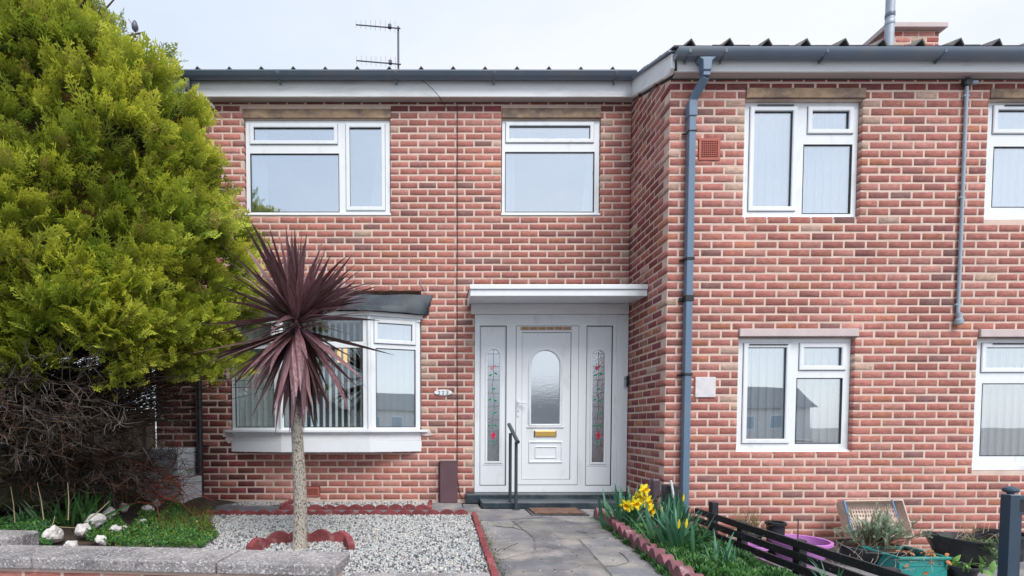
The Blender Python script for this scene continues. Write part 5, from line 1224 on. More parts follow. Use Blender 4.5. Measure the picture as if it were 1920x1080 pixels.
# limbs and dead twigs
def twigs(name, items, m, parent, sides=3, kind='stuff'):
    """items: list of (points Nx3, r0, r1, colour)"""
    Vs = []; Fs = []; Cs = []; k = 0
    for P, r0, r1, c_ in items:
        n = len(P); T = np.gradient(P, axis=0); T /= np.linalg.norm(T, axis=1)[:, None]+1e-9
        a = np.cross(T, (0.31, .17, .93)); a /= np.linalg.norm(a, axis=1)[:, None]+1e-9; b = np.cross(T, a); rr = np.linspace(r0, r1, n)[:, None]
        ring = [P+(a*math.cos(2*math.pi*i/sides)+b*math.sin(2*math.pi*i/sides))*rr for i in range(sides)]
        Vs.append(np.stack(ring, 1).reshape(-1, 3))
        F = [(i*sides+j, i*sides+(j+1) % sides, (i+1)*sides+(j+1) % sides, (i+1)*sides+j) for i in range(n-1) for j in range(sides)]
        Fs.append(np.array(F)+k); k += n*sides; Cs.append(np.tile(c_, (n*sides, 1)))
    return np_obj(name, np.concatenate(Vs), np.concatenate(Fs), m, parent, np.concatenate(Cs), kind, True)
def curve(p, d, L, n, wob, grav=0.0):
    P = [np.array(p, float)]; d = np.array(d, float); d /= np.linalg.norm(d)
    for i in range(n):
        d = d+r_.normal(0, wob, 3)+np.array([0, 0, grav]); d /= np.linalg.norm(d); P.append(P[-1]+d*L/n)
    return np.array(P)
its = []
for q in range(120):       # boughs that carry the crown
    z = r_.uniform(.7, 4.6); az = r_.uniform(-math.pi, .4); L = Rz(max(z, 1.5))*r_.uniform(.75, .95)
    d = np.array([math.cos(az), math.sin(az)*.6, r_.uniform(.15, .5)])
    P = curve((TX, TY, z), d, L*np.linalg.norm(d[:2]), 8, .06, .02)
    if (P[:, 0] > -6).any() and (P[P[:, 0] > -6][:, 1] > -.12).any(): continue
    its.append((P, .03, .006, np.array((.07, .05, .04))*r_.uniform(.7, 1.3)))
for q in range(460):       # bare black branches across the gap at the right
    p = (TX+r_.uniform(.2, 1.1), TY+r_.uniform(-.7, .4), r_.uniform(.85, 1.35)); d = (1, r_.uniform(-.25, .25), r_.uniform(.22, .55))
    its.append((curve(p, d, r_.uniform(.7, 1.5), 8, .07), .0052, .0016, np.array((.035, .025, .02))*r_.uniform(.6, 1.3)))
twigs('branches', its, M['twig'], tree, 4)
its = []
for q in range(3000):
    az = r_.uniform(-math.pi, .25); k = r_.uniform(.35, .93); z = r_.uniform(.35, 1.32)
    p = np.array([TX+.15+2.0*k*math.cos(az), TY+1.25*k*math.sin(az), z])
    if p[0] > -4.95 - (0 if z > .9 else .25) or not ok_house(p) or (z < .75 and p[1] < -2.05): continue
    o = np.array([math.cos(az)*.8+.25, math.sin(az)*.8, r_.uniform(-.25, .75)])
    g = r_.uniform(.035, .15); base = np.array((g*1.08, g*.9, g*.8)) if r_.random() < .75 else np.array((.13, .075, .05))
    P = curve(p, o, r_.uniform(.25, .5), 6, .22); its.append((P, .0055, .002, base*.6))
    for w_ in range(6):
        i = r_.integers(1, 6); d = (P[i]-P[i-1])/np.linalg.norm(P[i]-P[i-1])+r_.normal(0, .6, 3); Q = curve(P[i], d, r_.uniform(.08, .2), 3, .3); its.append((Q, .0032, .0011, base*r_.uniform(.8, 1.5)))
twigs('dead_twigs', its, M['twig'], tree, 3)
V = []
for i in range(13):
    for j in range(40):
        az = 2*math.pi*j/40; k = (.52+.06*math.sin(az*6+i)+r_.normal(0, .03))*(1 if 0 < i < 12 else .1); V.append((TX-.15+1.9*k*math.cos(az), TY+1.15*k*math.sin(az), .12+1.12*i/12+r_.normal(0, .02)))
np_obj('dark_twig_core', V, [(i*40+j, i*40+(j+1) % 40, (i+1)*40+(j+1) % 40, (i+1)*40+j) for i in range(12) for j in range(40)], M['inner'], tree, None, 'stuff')  # added dark core, shade behind the dead twigs is in its colour

# ================================================================== LEFT BED
def mound(name, x0, x1, y0, y1, h, m, seed):
    n, k = 28, 20; rg = np.random.default_rng(seed); V = []; ph = rg.uniform(0, 6, 6)
    for i in range(k+1):
        for j in range(n+1):
            u, v = j/n, i/k; e = min(1, 4*u*(1-u)*1.6)*min(1, 4*v*(1-v)*1.6)
            V.append((x0+(x1-x0)*u, y0+(y1-y0)*v, -.028+e*h*(.65+.2*math.sin(7*u+ph[0])+.15*math.sin(9*v+ph[1]+3*u))))
    F = [(i*(n+1)+j, i*(n+1)+j+1, (i+1)*(n+1)+j+1, (i+1)*(n+1)+j) for i in range(k) for j in range(n)]
    o = np_obj(name, V, F, m, None, None, 'structure', True); return V
def bedz(x, y):
    e = max(0, min(1, (-4.75-x)/.6))*max(0, min(1, (y+3.25)/.3)); return .13*e
n = 40; V = [(-9+4.4*j/n, -3.22+3.2*i/n, bedz(-9+4.4*j/n, -3.22+3.2*i/n)-.026+.012*math.sin(j*1.3+i*.7)) for i in range(n+1) for j in range(n+1)]
np_obj('soil_bed', V, [(i*(n+1)+j, i*(n+1)+j+1, (i+1)*(n+1)+j+1, (i+1)*(n+1)+j) for i in range(n) for j in range(n)], M['soil'], None, None, 'structure', True)
def tiny_leaf_field(name, n, sampler, zf, size, cols, hgt, m, label=None):
    """small leaves on a low cushion"""
    Vs = []; Fs = []; Cs = []; k = 0
    for i in range(n):
        x, y, hh = sampler(); z = zf(x, y)+hh*r_.uniform(.25, 1)**.6
        d = r_.normal(0, 1, 3); d[2] = abs(d[2])*.9+.2; d /= np.linalg.norm(d); s_ = size*r_.uniform(.6, 1.3)
        a = np.cross(d, r_.normal(0, 1, 3)); a /= np.linalg.norm(a); p = np.array([x, y, z])
        Vs.append(np.array([p, p+d*s_*.5+a*s_*.3, p+d*s_, p+d*s_*.5-a*s_*.3])); Fs.append((k, k+1, k+2, k+3)); k += 4
        c_ = np.array(cols[r_.integers(len(cols))])*r_.uniform(.75, 1.3); Cs.append(np.tile(c_, (4, 1)))
    return np_obj(name, np.concatenate(Vs), np.array(Fs), m, None, np.concatenate(Cs), 'stuff')
GC = [(.05, .16, .05), (.07, .2, .05), (.035, .12, .045), (.10, .24, .05), (.06, .17, .03)]; GY = [(.16, .26, .03), (.10, .22, .04), (.2, .26, .04)]
def s_front():
    while True:
        px, py = r_.uniform(165, 410), r_.uniform(955, 1026)
        top = np.interp(px, [165, 250, 300, 340, 380, 410], [1005, 985, 962, 958, 968, 990])
        if py > top+6+9*math.sin(px*.11) and px < 410-(max(0, py-1003))*1.5 and math.sin(px*.19+py*.4)+math.sin(px*.07-py*.23) > -1.2-r_.random()*.6: break
    x, y = gr(px, py, bedz(-5, -2)*.6); return x, y, .07*(1 if px < 370 else .6)
tiny_leaf_field('ground_cover', 17000, s_front, lambda x, y: bedz(x, y), .020, GC+GC+GY, .1, M['leaf'])
def s_left():
    while True:
        px, py = r_.uniform(-60, 190), r_.uniform(925, 1010)
        if not (px > 95 and py > 985-(px-95)*.35): break
    x, y = gr(px, py, .16)
    return x, y, .09*(.6+.4*math.sin(x*9)*math.sin(y*7))
tiny_leaf_field('ground_cover', 15000, s_left, lambda x, y: bedz(x, y), .022, GC+[(.08, .22, .06)], .1, M['leaf'])
# white stones
WR = []
def rock_mesh(seed):
    import bmesh
    from mathutils import noise
    bm = bmesh.new(); bmesh.ops.create_icosphere(bm, subdivisions=3, radius=1.0)
    for v in bm.verts:
        p = v.co.copy(); q = p*1.1+Vector((seed*7.3, seed*1.7, 3)); k = 1+.34*noise.noise(q)+.16*noise.noise(q*2.7)+.06*noise.noise(q*7)
        v.co = Vector((p.x*k, p.y*k*.85, p.z*k*.8)); v.co.z = round(v.co.z*5)/5*.35+v.co.z*.65
    me = bpy.data.meshes.new('white_stone'); bm.to_mesh(me); bm.free(); me.materials.append(M['white_rock']); me.update(); return me
RM = [rock_mesh(i) for i in range(5)]
ROCKS = [(100, 1010, .115, 'white painted stone nearest the coping, at the left end of the stone row'), (133, 1017, .08, 'small flat white stone tucked behind the coping'), (155, 997, .10, 'rounded white stone third along the row in the left bed'), (178, 985, .12, 'large pale stone in the middle of the row in the left bed'),
         (205, 975, .11, 'white stone beside the dark soil hollow'), (232, 962, .085, 'oval white stone at the top of the stone row'), (216, 990, .09, 'white stone at the edge of the green ground cover'), (232, 985, .06, 'small white stone below the oval one'), (276, 960, .095, 'pale stone at the foot of the white garden wall'),
         (292, 950, .07, 'small pale stone leaning on the white garden wall'), (268, 973, .06, 'chipped white stone above the green ground cover'), (190, 1003, .075, 'low white stone half sunk in ground cover')]
for i, (px, py, s_, lab) in enumerate(ROCKS):
    x, y = gr(px, py, .12); o = bpy.data.objects.new('white_stone', RM[i % 5]); s_ *= 0.98; o.location = (x, y, bedz(x, y)+s_*.30+.03); o.rotation_euler = (rnd.uniform(-.3, .3), rnd.uniform(-.3, .3), rnd.uniform(0, 6)); o.scale = (s_*.60, s_*.55, s_*.66)
    C.objects.link(o); tag(o, lab, 'stone', 'white stones edging the left bed')
# strap-leaved plants
def strap_plant(name, label, cat, loc, n, Lr, Wd, col, spread, group=None, up=.6, bend=(.3, .9)):
    t = thing(name, label, cat, loc, group)
    ms = [leaf_mesh('leaf', 1.0, Wd, rnd.uniform(*bend), M['leaf'], segs=6, col=col, fold=.3, wide=.5) for _ in range(5)]
    for i in range(n):
        az = rnd.uniform(0, 2*math.pi); tl = abs(rnd.gauss(0, spread)); d_ = (math.cos(az)*math.sin(tl), math.sin(az)*math.sin(tl), math.cos(tl)+.02)
        L = rnd.uniform(*Lr); q = dir_quat(d_, roll=rnd.uniform(-.8, .8) if tl > .2 else rnd.uniform(-3, 3))
        shared('leaf', rnd.choice(ms), t, (loc[0]+rnd.gauss(0, spread*.14), loc[1]+rnd.gauss(0, spread*.14), loc[2]), q, (L, L, L))
    return t
GL = ((.03, .10, .02), (.05, .14, .035)); BG = ((.07, .19, .05), (.07, .21, .145))
x, y = gr(150, 985, .12); strap_plant('strap_leaf_plant', 'dark green strap leaved plant in front of the dead twigs', 'plant', (x, y, .10), 30, (.28, .42), .085, GL, .55)
x, y = gr(60, 985, .12); strap_plant('strap_leaf_plant', 'pale tipped strap leaved plant near the left picture edge', 'plant', (x, y, .10), 20, (.2, .32), .08, ((.06, .16, .05), (.22, .34, .2)), .7)
x, y = gr(15, 965, .12); strap_plant('strap_leaf_plant', 'low green strap leaved plant at the very left edge', 'plant', (x, y, .10), 18, (.2, .3), .07, GL, .7)
x, y = gr(238, 945, .1); strap_plant('strap_leaf_plant', 'clump of young green spears under the red bramble stems', 'plant', (x, y, .08), 34, (.2, .38), .08, ((.03, .09, .02), (.07, .18, .05)), .4)
x, y = gr(272, 955, .1); strap_plant('strap_leaf_plant', 'small tuft of green leaves beside the white garden wall', 'plant', (x, y, .08), 12, (.14, .24), .08, GL, .5)
# bramble stems
t = thing('bramble', 'tangle of bare red brown bramble stems in front of the white garden wall', 'bramble', (-5.3, -1.3, .05)); its = []
for q in range(520):
    px, py = r_.uniform(120, 345), r_.uniform(865, 945)
    Y = r_.uniform(-1.75, -.55); x_, z_ = at(px, py, Y)
    if z_ < .02 or (px > 300 and py < 890): continue
    d = np.array([r_.normal(-.2, 1), r_.normal(0, .5), r_.normal(.1, .45)]); c_ = np.array((.20, .055, .035)) if r_.random() < .6 else np.array((.10, .05, .035))
    its.append((curve((x_, Y, z_), d, r_.uniform(.15, .4), 5, .22, -.03), .0035, .0018, c_*r_.uniform(.6, 1.4)))
for (a, b_, c_) in (((130, 880), (215, 860), (245, 852)), ((128, 895), (200, 885), (230, 905)), ((125, 890), (180, 868), (300, 875)), ((220, 905), (222, 850), (218, 818)), ((300, 905), (330, 850), (325, 828)), ((260, 870), (300, 900), (345, 925))):
    P = []
    for s_ in np.linspace(0, 1, 9):
        q = [(1-s_)**2*a[i]+2*s_*(1-s_)*b_[i]+s_*s_*c_[i] for i in (0, 1)]; x_, z_ = at(q[0], q[1], -1.25); P.append((x_, -1.25+.1*math.sin(s_*3), z_))
    its.append((np.array(P), .006, .004, np.array((.24, .07, .045))))
for q in range(160):
    px, py = r_.uniform(255, 345), r_.uniform(838, 915); Y = r_.uniform(-.75, -.5); x_, z_ = at(px, py, Y)
    its.append((curve((x_, Y, z_), (r_.normal(.4, .8), r_.normal(0, .3), r_.normal(.5, .7)), r_.uniform(.1, .25), 4, .25), .003, .0015, np.array((.11, .055, .045))*r_.uniform(.6, 1.5)))
twigs('stems', its, M['twig'], t, 4)
x, y = gr(325, 985, .05)
t = thing('heath_plant', 'yellow green feathery plant where the left bed meets the red edging', 'plant', (x, y, 0)); its = []
for q in range(420):
    px, py = r_.uniform(285, 400), r_.uniform(955, 1000); x_, y_ = gr(px, py, .03); c_ = np.array(((.17, .2, .03), (.2, .09, .05), (.08, .14, .03))[r_.integers(3)])
    its.append((curve((x_, y_, .02), (r_.normal(0, .7), r_.normal(-.2, .5), 1), r_.uniform(.05, .16), 4, .2), .004, .0015, c_*r_.uniform(.7, 1.4)))
twigs('stems', its, M['twig'], t, 3)
# dry stalks
t = thing('dry_stalks', 'few dry pale stalks standing in the left bed beside strap leaves', 'dead plant', (-5.9, -2.3, .1)); its = []
for (x0_, y0_, x1_, y1_) in ((128, 975, 127, 905), (28, 980, 20, 912), (82, 975, 70, 905), (58, 985, 145, 990), (165, 975, 205, 940), (92, 1000, 103, 968)):
    a, c_ = at(x0_, y0_, -2.35), at(x1_, y1_, -2.3); its.append((np.array([(a[0], -2.35, a[1]), ((a[0]+c_[0])/2+.01, -2.33, (a[1]+c_[1])/2), (c_[0], -2.3, c_[1])]), .005, .003, np.array((.34, .27, .17))))
twigs('stalks', its, M['twig'], t, 4, kind=None)

# white garden wall, timber gate
t = thing('garden_wall', 'low stepped white painted wall meeting the house corner', 'wall', (-5.6, -.4, 0))
w0, w1 = at(298, 870, -.45)[0], at(334, 870, -.45)[0]; zt_ = at(320, 842, -.45)[1]; w2 = at(346, 920, -.5)[0]; zm_ = at(340, 898, -.5)[1]
MB().box(w0-.15, w1, -.45, -.02, zm_, zt_-.06).build('upper_block', M['white_render'], t, bevel=.01)
MB().box(w0-.17, w1+.008, -.47, -.015, zt_-.058, zt_).build('coping', M['white_render'], t, bevel=.012)
MB().box(w0-.35, w2, -.56, -.018, 0, zm_-.002).build('lower_block', M['white_render'], t, bevel=.012)
q0 = at(235, 880, -.40)[0]
MB().box(q0-.9, w0-.16, -.40, -.22, 0, at(250, 872, -.4)[1]).build('side_wall', M['white_render'], t, bevel=.01)
t = thing('timber_gate', 'weathered grey timber gate standing beyond the white garden wall', 'gate', (-6.4, .15, 0))
gz1 = at(255, 772, .15)[1]; gx1 = at(279, 800, .15)[0]
for i in range(9):
    a = gx1-.03-(i+1)*.142; MB().box(a, a+.137, .15, .172, .05, gz1-rnd.uniform(0, .015)).build('board', M['old_wood'], t, bevel=.003)
MB().box(gx1-1.35, gx1-.03, .118, .148, gz1-.20, gz1-.10).build('ledge', M['old_wood'], t, bevel=.004)
MB().box(gx1-1.35, gx1-.03, .118, .148, .3, .4).build('ledge', M['old_wood'], t, bevel=.004)
MB().box(gx1+.02, gx1+.09, .05, .14, 0, gz1+.03).build('gate_post', M['old_wood'], t, bevel=.004)
MB().lathe([(.02, 0), (.02, .02)], (0, 0, 0), 8)

# ================================================================== RIGHT SIDE
# black rail fence
xf = .33
t = thing('rail_fence', 'low black timber fence with three rails running from the wall corner toward the street', 'fence', (xf, -2.2, RG))
def fz(px, py): # height of a point on the fence plane x = xf
    d = ray(px, py); s_ = (xf-CAM.x)/d.x; return CAM.y+d.y*s_, CAM.z+d.z*s_
za1 = .092
for k_, (zt_, h_) in enumerate(((za1, .060), (za1-.090, .060), (za1-.180, .060))):
    MB().box(xf-.012, xf+.012, -3.45, -D-.02, zt_-h_, zt_).build('rail', M['blackwood'], t, bevel=.004)
for y_ in (-1.28, -1.75, -2.45, -3.2): MB().box(xf+.013, xf+.075, y_-.035, y_+.035, RG, za1+(.10 if y_ == -1.28 else -.005)).build('post', M['blackwood'], t, bevel=.006)
# retaining face of the bed
MB().box(.337, .352, -3.45, -D-.01, RG-.1, -.17).build('gravel_board', M['blackwood'], t)
# solar light and black pot by the corner
x, z = at(1228, 898, -1.35)
t = thing('garden_light', 'dark plum rounded garden light on a short post by the brick corner', 'garden light', (x, -1.35, 0))
MB().tube([(x, -1.35, 0), (x, -1.35, .2)], .025, 10).build('stem', M['plum_light'], t, smooth=True)
zt_ = at(1228, 897, -1.35)[1]; zz_ = at(1228, 933, -1.35)[1]
MB().box(x-.042, x+.042, -1.39, -1.31, zz_, zt_).build('housing', M['plum_light'], t, bevel=.022, seg=4)
x, z = at(1256, 925, -1.25)
t = thing('plant_pot', 'square black pot with a white stick in it, by the brick corner', 'pot', (x, -1.25, 0))
z1_ = at(1256, 909, -1.25)[1]; hw = .062
MB().hexa([(x-hw*.8, -1.25-hw*.8, 0), (x+hw*.8, -1.25-hw*.8, 0), (x+hw*.8, -1.25+hw*.8, 0), (x-hw*.8, -1.25+hw*.8, 0), (x-hw, -1.25-hw, z1_), (x+hw, -1.25-hw, z1_), (x+hw, -1.25+hw, z1_), (x-hw, -1.25+hw, z1_)]).build('pot_body', M['black_pl'], t, bevel=.006)
a = at(1257, 901, -1.33); c_ = at(1263, 935, -1.33)
tag(MB().tube([(c_[0], -1.34, c_[1]), (a[0], -1.34, a[1])], .011, 8).build('white_stick', M['pvc2']), 'short white stick leaning on the square black pot', 'stick')
# daffodils
def daffodil(px, py, Y, yaw, pitch, s=1.0, base=None, parent=None):
    x, z = at(px, py, Y); q = Matrix.Rotation(yaw, 4, 'Z') @ Matrix.Rotation(pitch, 4, 'X')
    T = lambda p: tuple(Vector((x, Y, z))+(q @ Vector((p[0]*s, p[1]*s, p[2]*s)))); f = MB(T)
    for i in range(6):
        a = i*math.pi/3; ca, sa = math.cos(a), math.sin(a); pr_ = [(0, 0), (.018, .011), (.034, .016), (.050, .009), (.056, 0), (.050, -.009), (.034, -.016), (.018, -.011)]
        off = .002*(i % 2)
        f.add([(u*ca-v*sa, -off-.02*(u/.056)**2*.5+(.004 if k in (1, 2, 3) else 0), u*sa+v*ca) for k, (u, v) in enumerate(pr_)], [tuple(range(8))[::-1]])
    fl_ = f.build('flower', M['petal'], parent)
    tr = MB(lambda p: T((p[0], -p[2], p[1]))); tr.lathe([(.012, 0), (.014, .012), (.016, .024), (.023, .034), (.020, .033), (.013, .02), (.009, .004)], n=12); tr.build('trumpet', M['trumpet'], fl_, smooth=True)
    bx, by = base; MB().tube([(bx, by, .02), ((bx+x)/2+.01, (by+Y)/2, z*.6), (x, Y+.02, z-.01)], .004, 6).build('stem', M['leaf_plain'], parent, smooth=True)
M['leaf_plain'] = mat('stem_green', (.06, .16, .05), .5)
cA = gr(1172, 990, .02); cB = gr(1262, 985, .02); cC = gr(1262, 1038, .02)
A = strap_plant('daffodil_clump', 'daffodil clump with open yellow flowers next to the door step', 'daffodils', (cA[0], cA[1], bz(cA[0])), 85, (.28, .47), .072, BG, .42, bend=(.15, .6))
for (px, py, yaw, pit) in ((1207, 919, .3, -.1), (1198, 933, -.3, .1), (1191, 945, .1, .1), (1213, 940, .5, .2), (1174, 948, -.4, .1), (1219, 957, .5, 0), ):
    daffodil(px, py, cA[1]-.08+rnd.uniform(-.06, .06), yaw, pit, 1.12, (cA[0]+.05, cA[1]), A)
Bc = strap_plant('daffodil_clump', 'blue green daffodil clump behind, below the square black pot', 'daffodils', (cB[0], cB[1], bz(cB[0])), 80, (.28, .46), .072, BG, .45, bend=(.15, .6))
def bud(px, py, Y, parent, tilt=.3):
    x, z = at(px, py, Y); MB().tube([(x, Y, z-.03), (x+.003, Y, z), (x+.006, Y, z+.035)], [.005, .011, .003], 8).build('bud', M['petal'], parent, smooth=True)
    MB().tube([(x-.02, Y+.02, .02), (x-.005, Y, z-.03)], .004, 6).build('stem', M['leaf_plain'], parent)
bud(1281, 934, cB[1]-.1, Bc); bud(1240, 957, cB[1]-.12, Bc)
Cc = strap_plant('daffodil_clump', 'nearest daffodil clump with two narrow yellow buds, beside the plum edging', 'daffodils', (cC[0], cC[1], bz(cC[0])), 55, (.28, .44), .085, BG, .38, bend=(.1, .5))
bud(1272, 983, cC[1]-.05, Cc); bud(1286, 982, cC[1]-.05, Cc)
c4 = gr(1362, 1075, .0); strap_plant('strap_leaf_plant', 'thin tuft of blue green leaves growing against the black rail fence', 'plant', (c4[0], c4[1], bz(c4[0])), 16, (.22, .36), .06, BG, .3)
c4 = (at(1555, 1070, -3.0)[0], -3.05); strap_plant('strap_leaf_plant', 'two blue green leaf tips rising at the bottom right of the fence', 'plant', (c4[0]-.05, c4[1], bz(c4[0])), 7, (.22, .3), .05, BG, .3)
c4 = gr(1235, 985, .02); strap_plant('strap_leaf_plant', 'broad flopping grey green leaves between two daffodil clumps', 'plant', (c4[0], c4[1], .03), 9, (.2, .3), .09, ((.05, .14, .05), (.12, .25, .17)), 1.1)
x, y = gr(1213, 998, 0); t = thing('plant_pot', 'sunken dark red pot rim between the daffodil clumps', 'pot', (x, y, 0)); MB().lathe([(.06, -.02), (.085, .055), (.09, .06), (.082, .06), (.07, .03), (.02, .03)], (x, y, 0), 20).build('pot_body', M['terra'], t, smooth=True)
# low evergreen mounds made of pointed rosettes
def rosettes(name, label, pts_, n, L, cols):
    t = thing(name, label, 'shrub', (pts_[0][0], pts_[0][1], 0)); Vs = []; Fs = []; Cs = []; k = 0
    for q in range(n):
        cxx, cyy_, rad = pts_[r_.integers(len(pts_))]; a = r_.uniform(0, 6.28); rr = rad*math.sqrt(r_.random()); x = cxx+rr*math.cos(a); y = cyy_+rr*math.sin(a)
        if x > xf-.03: continue
        z = bz(x)+.01+.085*(1-(rr/rad)**2)*r_.uniform(.6, 1); up = np.array([math.cos(a)*rr/rad*.6, math.sin(a)*rr/rad*.6, 1]); up /= np.linalg.norm(up)
        cc = np.array(cols[r_.integers(len(cols))])*r_.uniform(.7, 1.3)
        for w_ in range(13):
            th = w_*2.4; op = .25+.9*(w_/13); s1 = np.cross(up, (math.cos(th), math.sin(th), .1)); s1 /= np.linalg.norm(s1); d = up*math.cos(op)+s1*math.sin(op); sd = np.cross(d, up); sd /= np.linalg.norm(sd)+1e-9
            l_ = L*r_.uniform(.7, 1.1); p = np.array([x, y, z]); Vs.append(np.array([p, p+d*l_*.6+sd*l_*.13, p+d*l_, p+d*l_*.6-sd*l_*.13])); Fs.append((k, k+1, k+2, k+3)); k += 4
            f = w_/13; Cs.append(np.tile(cc*(1.5-.7*f), (4, 1)))
        Vs[-1] = Vs[-1]
    return np_obj('foliage', np.concatenate(Vs), np.array(Fs), M['leaf'], t, np.concatenate(Cs), 'stuff')
EG = [(.04, .12, .03), (.05, .14, .035), (.03, .09, .03), (.08, .18, .05)]
P = [gr(1150+i*18, 995+i*14, 0) for i in range(7)]
rosettes('evergreen_shrub', 'low bright green evergreen cushion spilling along the plum edging', [(p[0]+.14, p[1]+.02, .17) for p in P], 900, .07, EG)
rosettes('evergreen_shrub', 'dark evergreen mound in front of the black fence', [(-.14, -2.3, .13), (-.02, -1.8, .12), (-.16, -2.6, .14), (.12, -1.5, .1)], 420, .075, [(.035, .09, .03), (.045, .12, .035)])
rosettes('evergreen_shrub', 'pointed evergreen rosettes at the bottom edge of the right bed', [(-.4, -2.75, .17), (-.5, -3.0, .2), (-.2, -3.05, .15), (-.55, -2.6, .12)], 850, .07, EG)
stones('bed_litter', 900, lambda n: [(rng.uniform(-.7, .3), rng.uniform(-3.3, -1.1)) for _ in range(n)], .012, [(.05, .035, .03), (.09, .06, .05), (.14, .1, .08)], M['gravel'], zf=lambda x, y: bz(x)+.004)
# hairline cracks and moss in the path
its = []
for (x, y, a) in ((-1.5, -1.3, -1.9), (-1.1, -1.75, -1.2), (-1.7, -2.2, -2.2), (-1.0, -2.5, -1.7), (-1.25, -1.0, -2.6), (-1.8, -1.5, -1.4)):
    P = curve((x, y, .0045), (math.cos(a), math.sin(a), 0), r_.uniform(.3, .6), 14, .28); P[:, 2] = .0035; its.append((P, .0035, .0012, np.array((.04, .037, .035))))
twigs('path_crack', its, M['twig'], path, 3)
tiny_leaf_field('moss', 1500, lambda: ((-1.935-.02*.9+r_.exponential(.02), r_.uniform(-3.2, -.95), .012) if r_.random() < .4 else ((PRx(0)-r_.exponential(.03)) + 0, r_.uniform(-3.2, -1.1), .012)), lambda x, y: .0, .012, [(.06, .09, .03), (.10, .12, .04), (.05, .06, .03)], .01, M['leaf'])
# pots and tubs behind the fence
def tub(t, name, x, y, z0, z1, r0, r1, m, sx=1, rim=.012, n=32, wall=.008):
    return MB().lathe([(r0, 0), (r0+(r1-r0)*.5, (z1-z0)*.5), (r1-.002, z1-z0-.03), (r1+rim, z1-z0-.028), (r1+rim, z1-z0-.004), (r1+rim*.4, z1-z0), (r1-wall, z1-z0-.004), (r1-wall-.004, z1-z0-.05), (r0+.3*(r1-r0), .06), (.01, .06)], (x, y, z0), n, sx).build(name, m, t, smooth=True)
Yt = -1.52; x, zz_ = at(1500, 1010, Yt); t = thing('plastic_tub', 'round lilac plastic tub behind the black fence', 'tub', (x, Yt, RG)); tub(t, 'tub_body', x, Yt, RG, at(1500, 1011, Yt)[1], .17, .235, M['lilac'], rim=.016)
MB().lathe([(.2, 0), (.2, .004)], (x, Yt, at(1500, 1011, Yt)[1]-.08), 24).build('soil', M['soil'], t)
a = at(1497, 973, Yt); tag(MB().tube([(a[0], Yt, -.15), (a[0]-.002, Yt, a[1])], .006, 6).build('garden_cane', M['twig_plain'] if 'twig_plain' in M else M['bark']), 'thin dark cane standing upright in the lilac tub', 'cane')
Yt = -1.75; x = at(1415, 1025, Yt)[0]; t = thing('plant_pot', 'small lilac pot glimpsed between the fence rails', 'pot', (x, Yt, RG)); tub(t, 'pot_body', x, Yt, RG, -.12, .07, .10, M['lilac'])
x = at(1432, 1045, -2.1)[0]; 
Yt = -1.25; x = at(1454, 990, Yt)[0]; t = thing('plant_pot', 'black plastic pot with a torn rim left of the lilac tub', 'pot', (x, Yt, RG)); tub(t, 'pot_body', x, Yt, RG, at(1454, 978, Yt)[1], .07, .082, M['black_pl'], n=20)
# dry grass in pot
Yt = -1.25; x = at(1407, 1000, Yt)[0]; t = thing('dry_grass', 'tuft of dry straw coloured twigs against the wall behind the fence', 'dry plant', (x, Yt, RG)); its = []
for q in range(90):
    its.append((curve((x+r_.normal(0, .05), Yt+r_.normal(0, .03), -.12), (r_.normal(0, .35), r_.normal(0, .2), 1), r_.uniform(.1, .3), 5, .15), .003, .0012, np.array(((.36, .26, .15), (.25, .17, .1), (.16, .2, .07))[r_.integers(3)])*r_.uniform(.7, 1.2)))
twigs('stalks', its, M['twig'], t, 3); tub(t, 'pot', x, Yt, RG, -.11, .08, .1, M['black_pl'], n=20)
# crate leaning on the wall
Yc = -1.18; TL_ = at(1556, 941, -1.08); TR_ = at(1671, 941, -1.08); BL_ = at(1577, 1011, -1.25); BR_ = at(1690, 1009, -1.25)
O = Vector((BL_[0], -1.30, BL_[1])); Ux = (Vector((BR_[0], -1.30, BR_[1]))-O); Uz = Vector((TL_[0], -1.15, TL_[1]))-O; LX, LZ = Ux.length, Uz.length; Ux.normalize(); Uz.normalize(); Un = Ux.cross(Uz).normalized()
if Un.y > 0: Un = -Un
TC = lambda p: tuple(O+Ux*p[0]+Uz*p[2]+Un*p[1])
t = thing('plastic_crate', 'beige slotted plastic crate propped on its side against the right hand wall', 'crate', (O.x+.3, -1.2, O.z))
hs = []; 
for i in range(19):
    for k in range(8):
        if k in (4,): continue
        u0 = .03+(LX-.06)*(i+.28)/19; z0_ = .03+(LZ-.07)*(k+.2)/8; hs.append((u0, u0+(LX-.06)/19*.5, z0_, z0_+(LZ-.07)/8*.6))
MB(TC).holed(0.01, LX-.01, .01, LZ-.01, hs, -.0, -.008, False).build('base_panel', M['crate'], t)
for nm, bx_ in (('side', (0, .012, 0, .10, 0, LZ)), ('side', (LX-.012, LX, 0, .10, 0, LZ)), ('side', (.0125, LX-.0125, 0, .10, 0, .012)), ('side', (.0125, LX-.0125, 0, .10, LZ-.012, LZ))):
    MB(TC).box(*bx_).build(nm, M['crate'], t, bevel=.003)
MB(TC).box(-.004, .014, .101, .112, 0, LZ).build('blue_rim', M['crateblue'], t, bevel=.003)
MB(TC).box(LX*.80, LX*.80+.012, .101, .108, LZ*.5, LZ).build('blue_cord', M['crateblue'], t, bevel=.003)
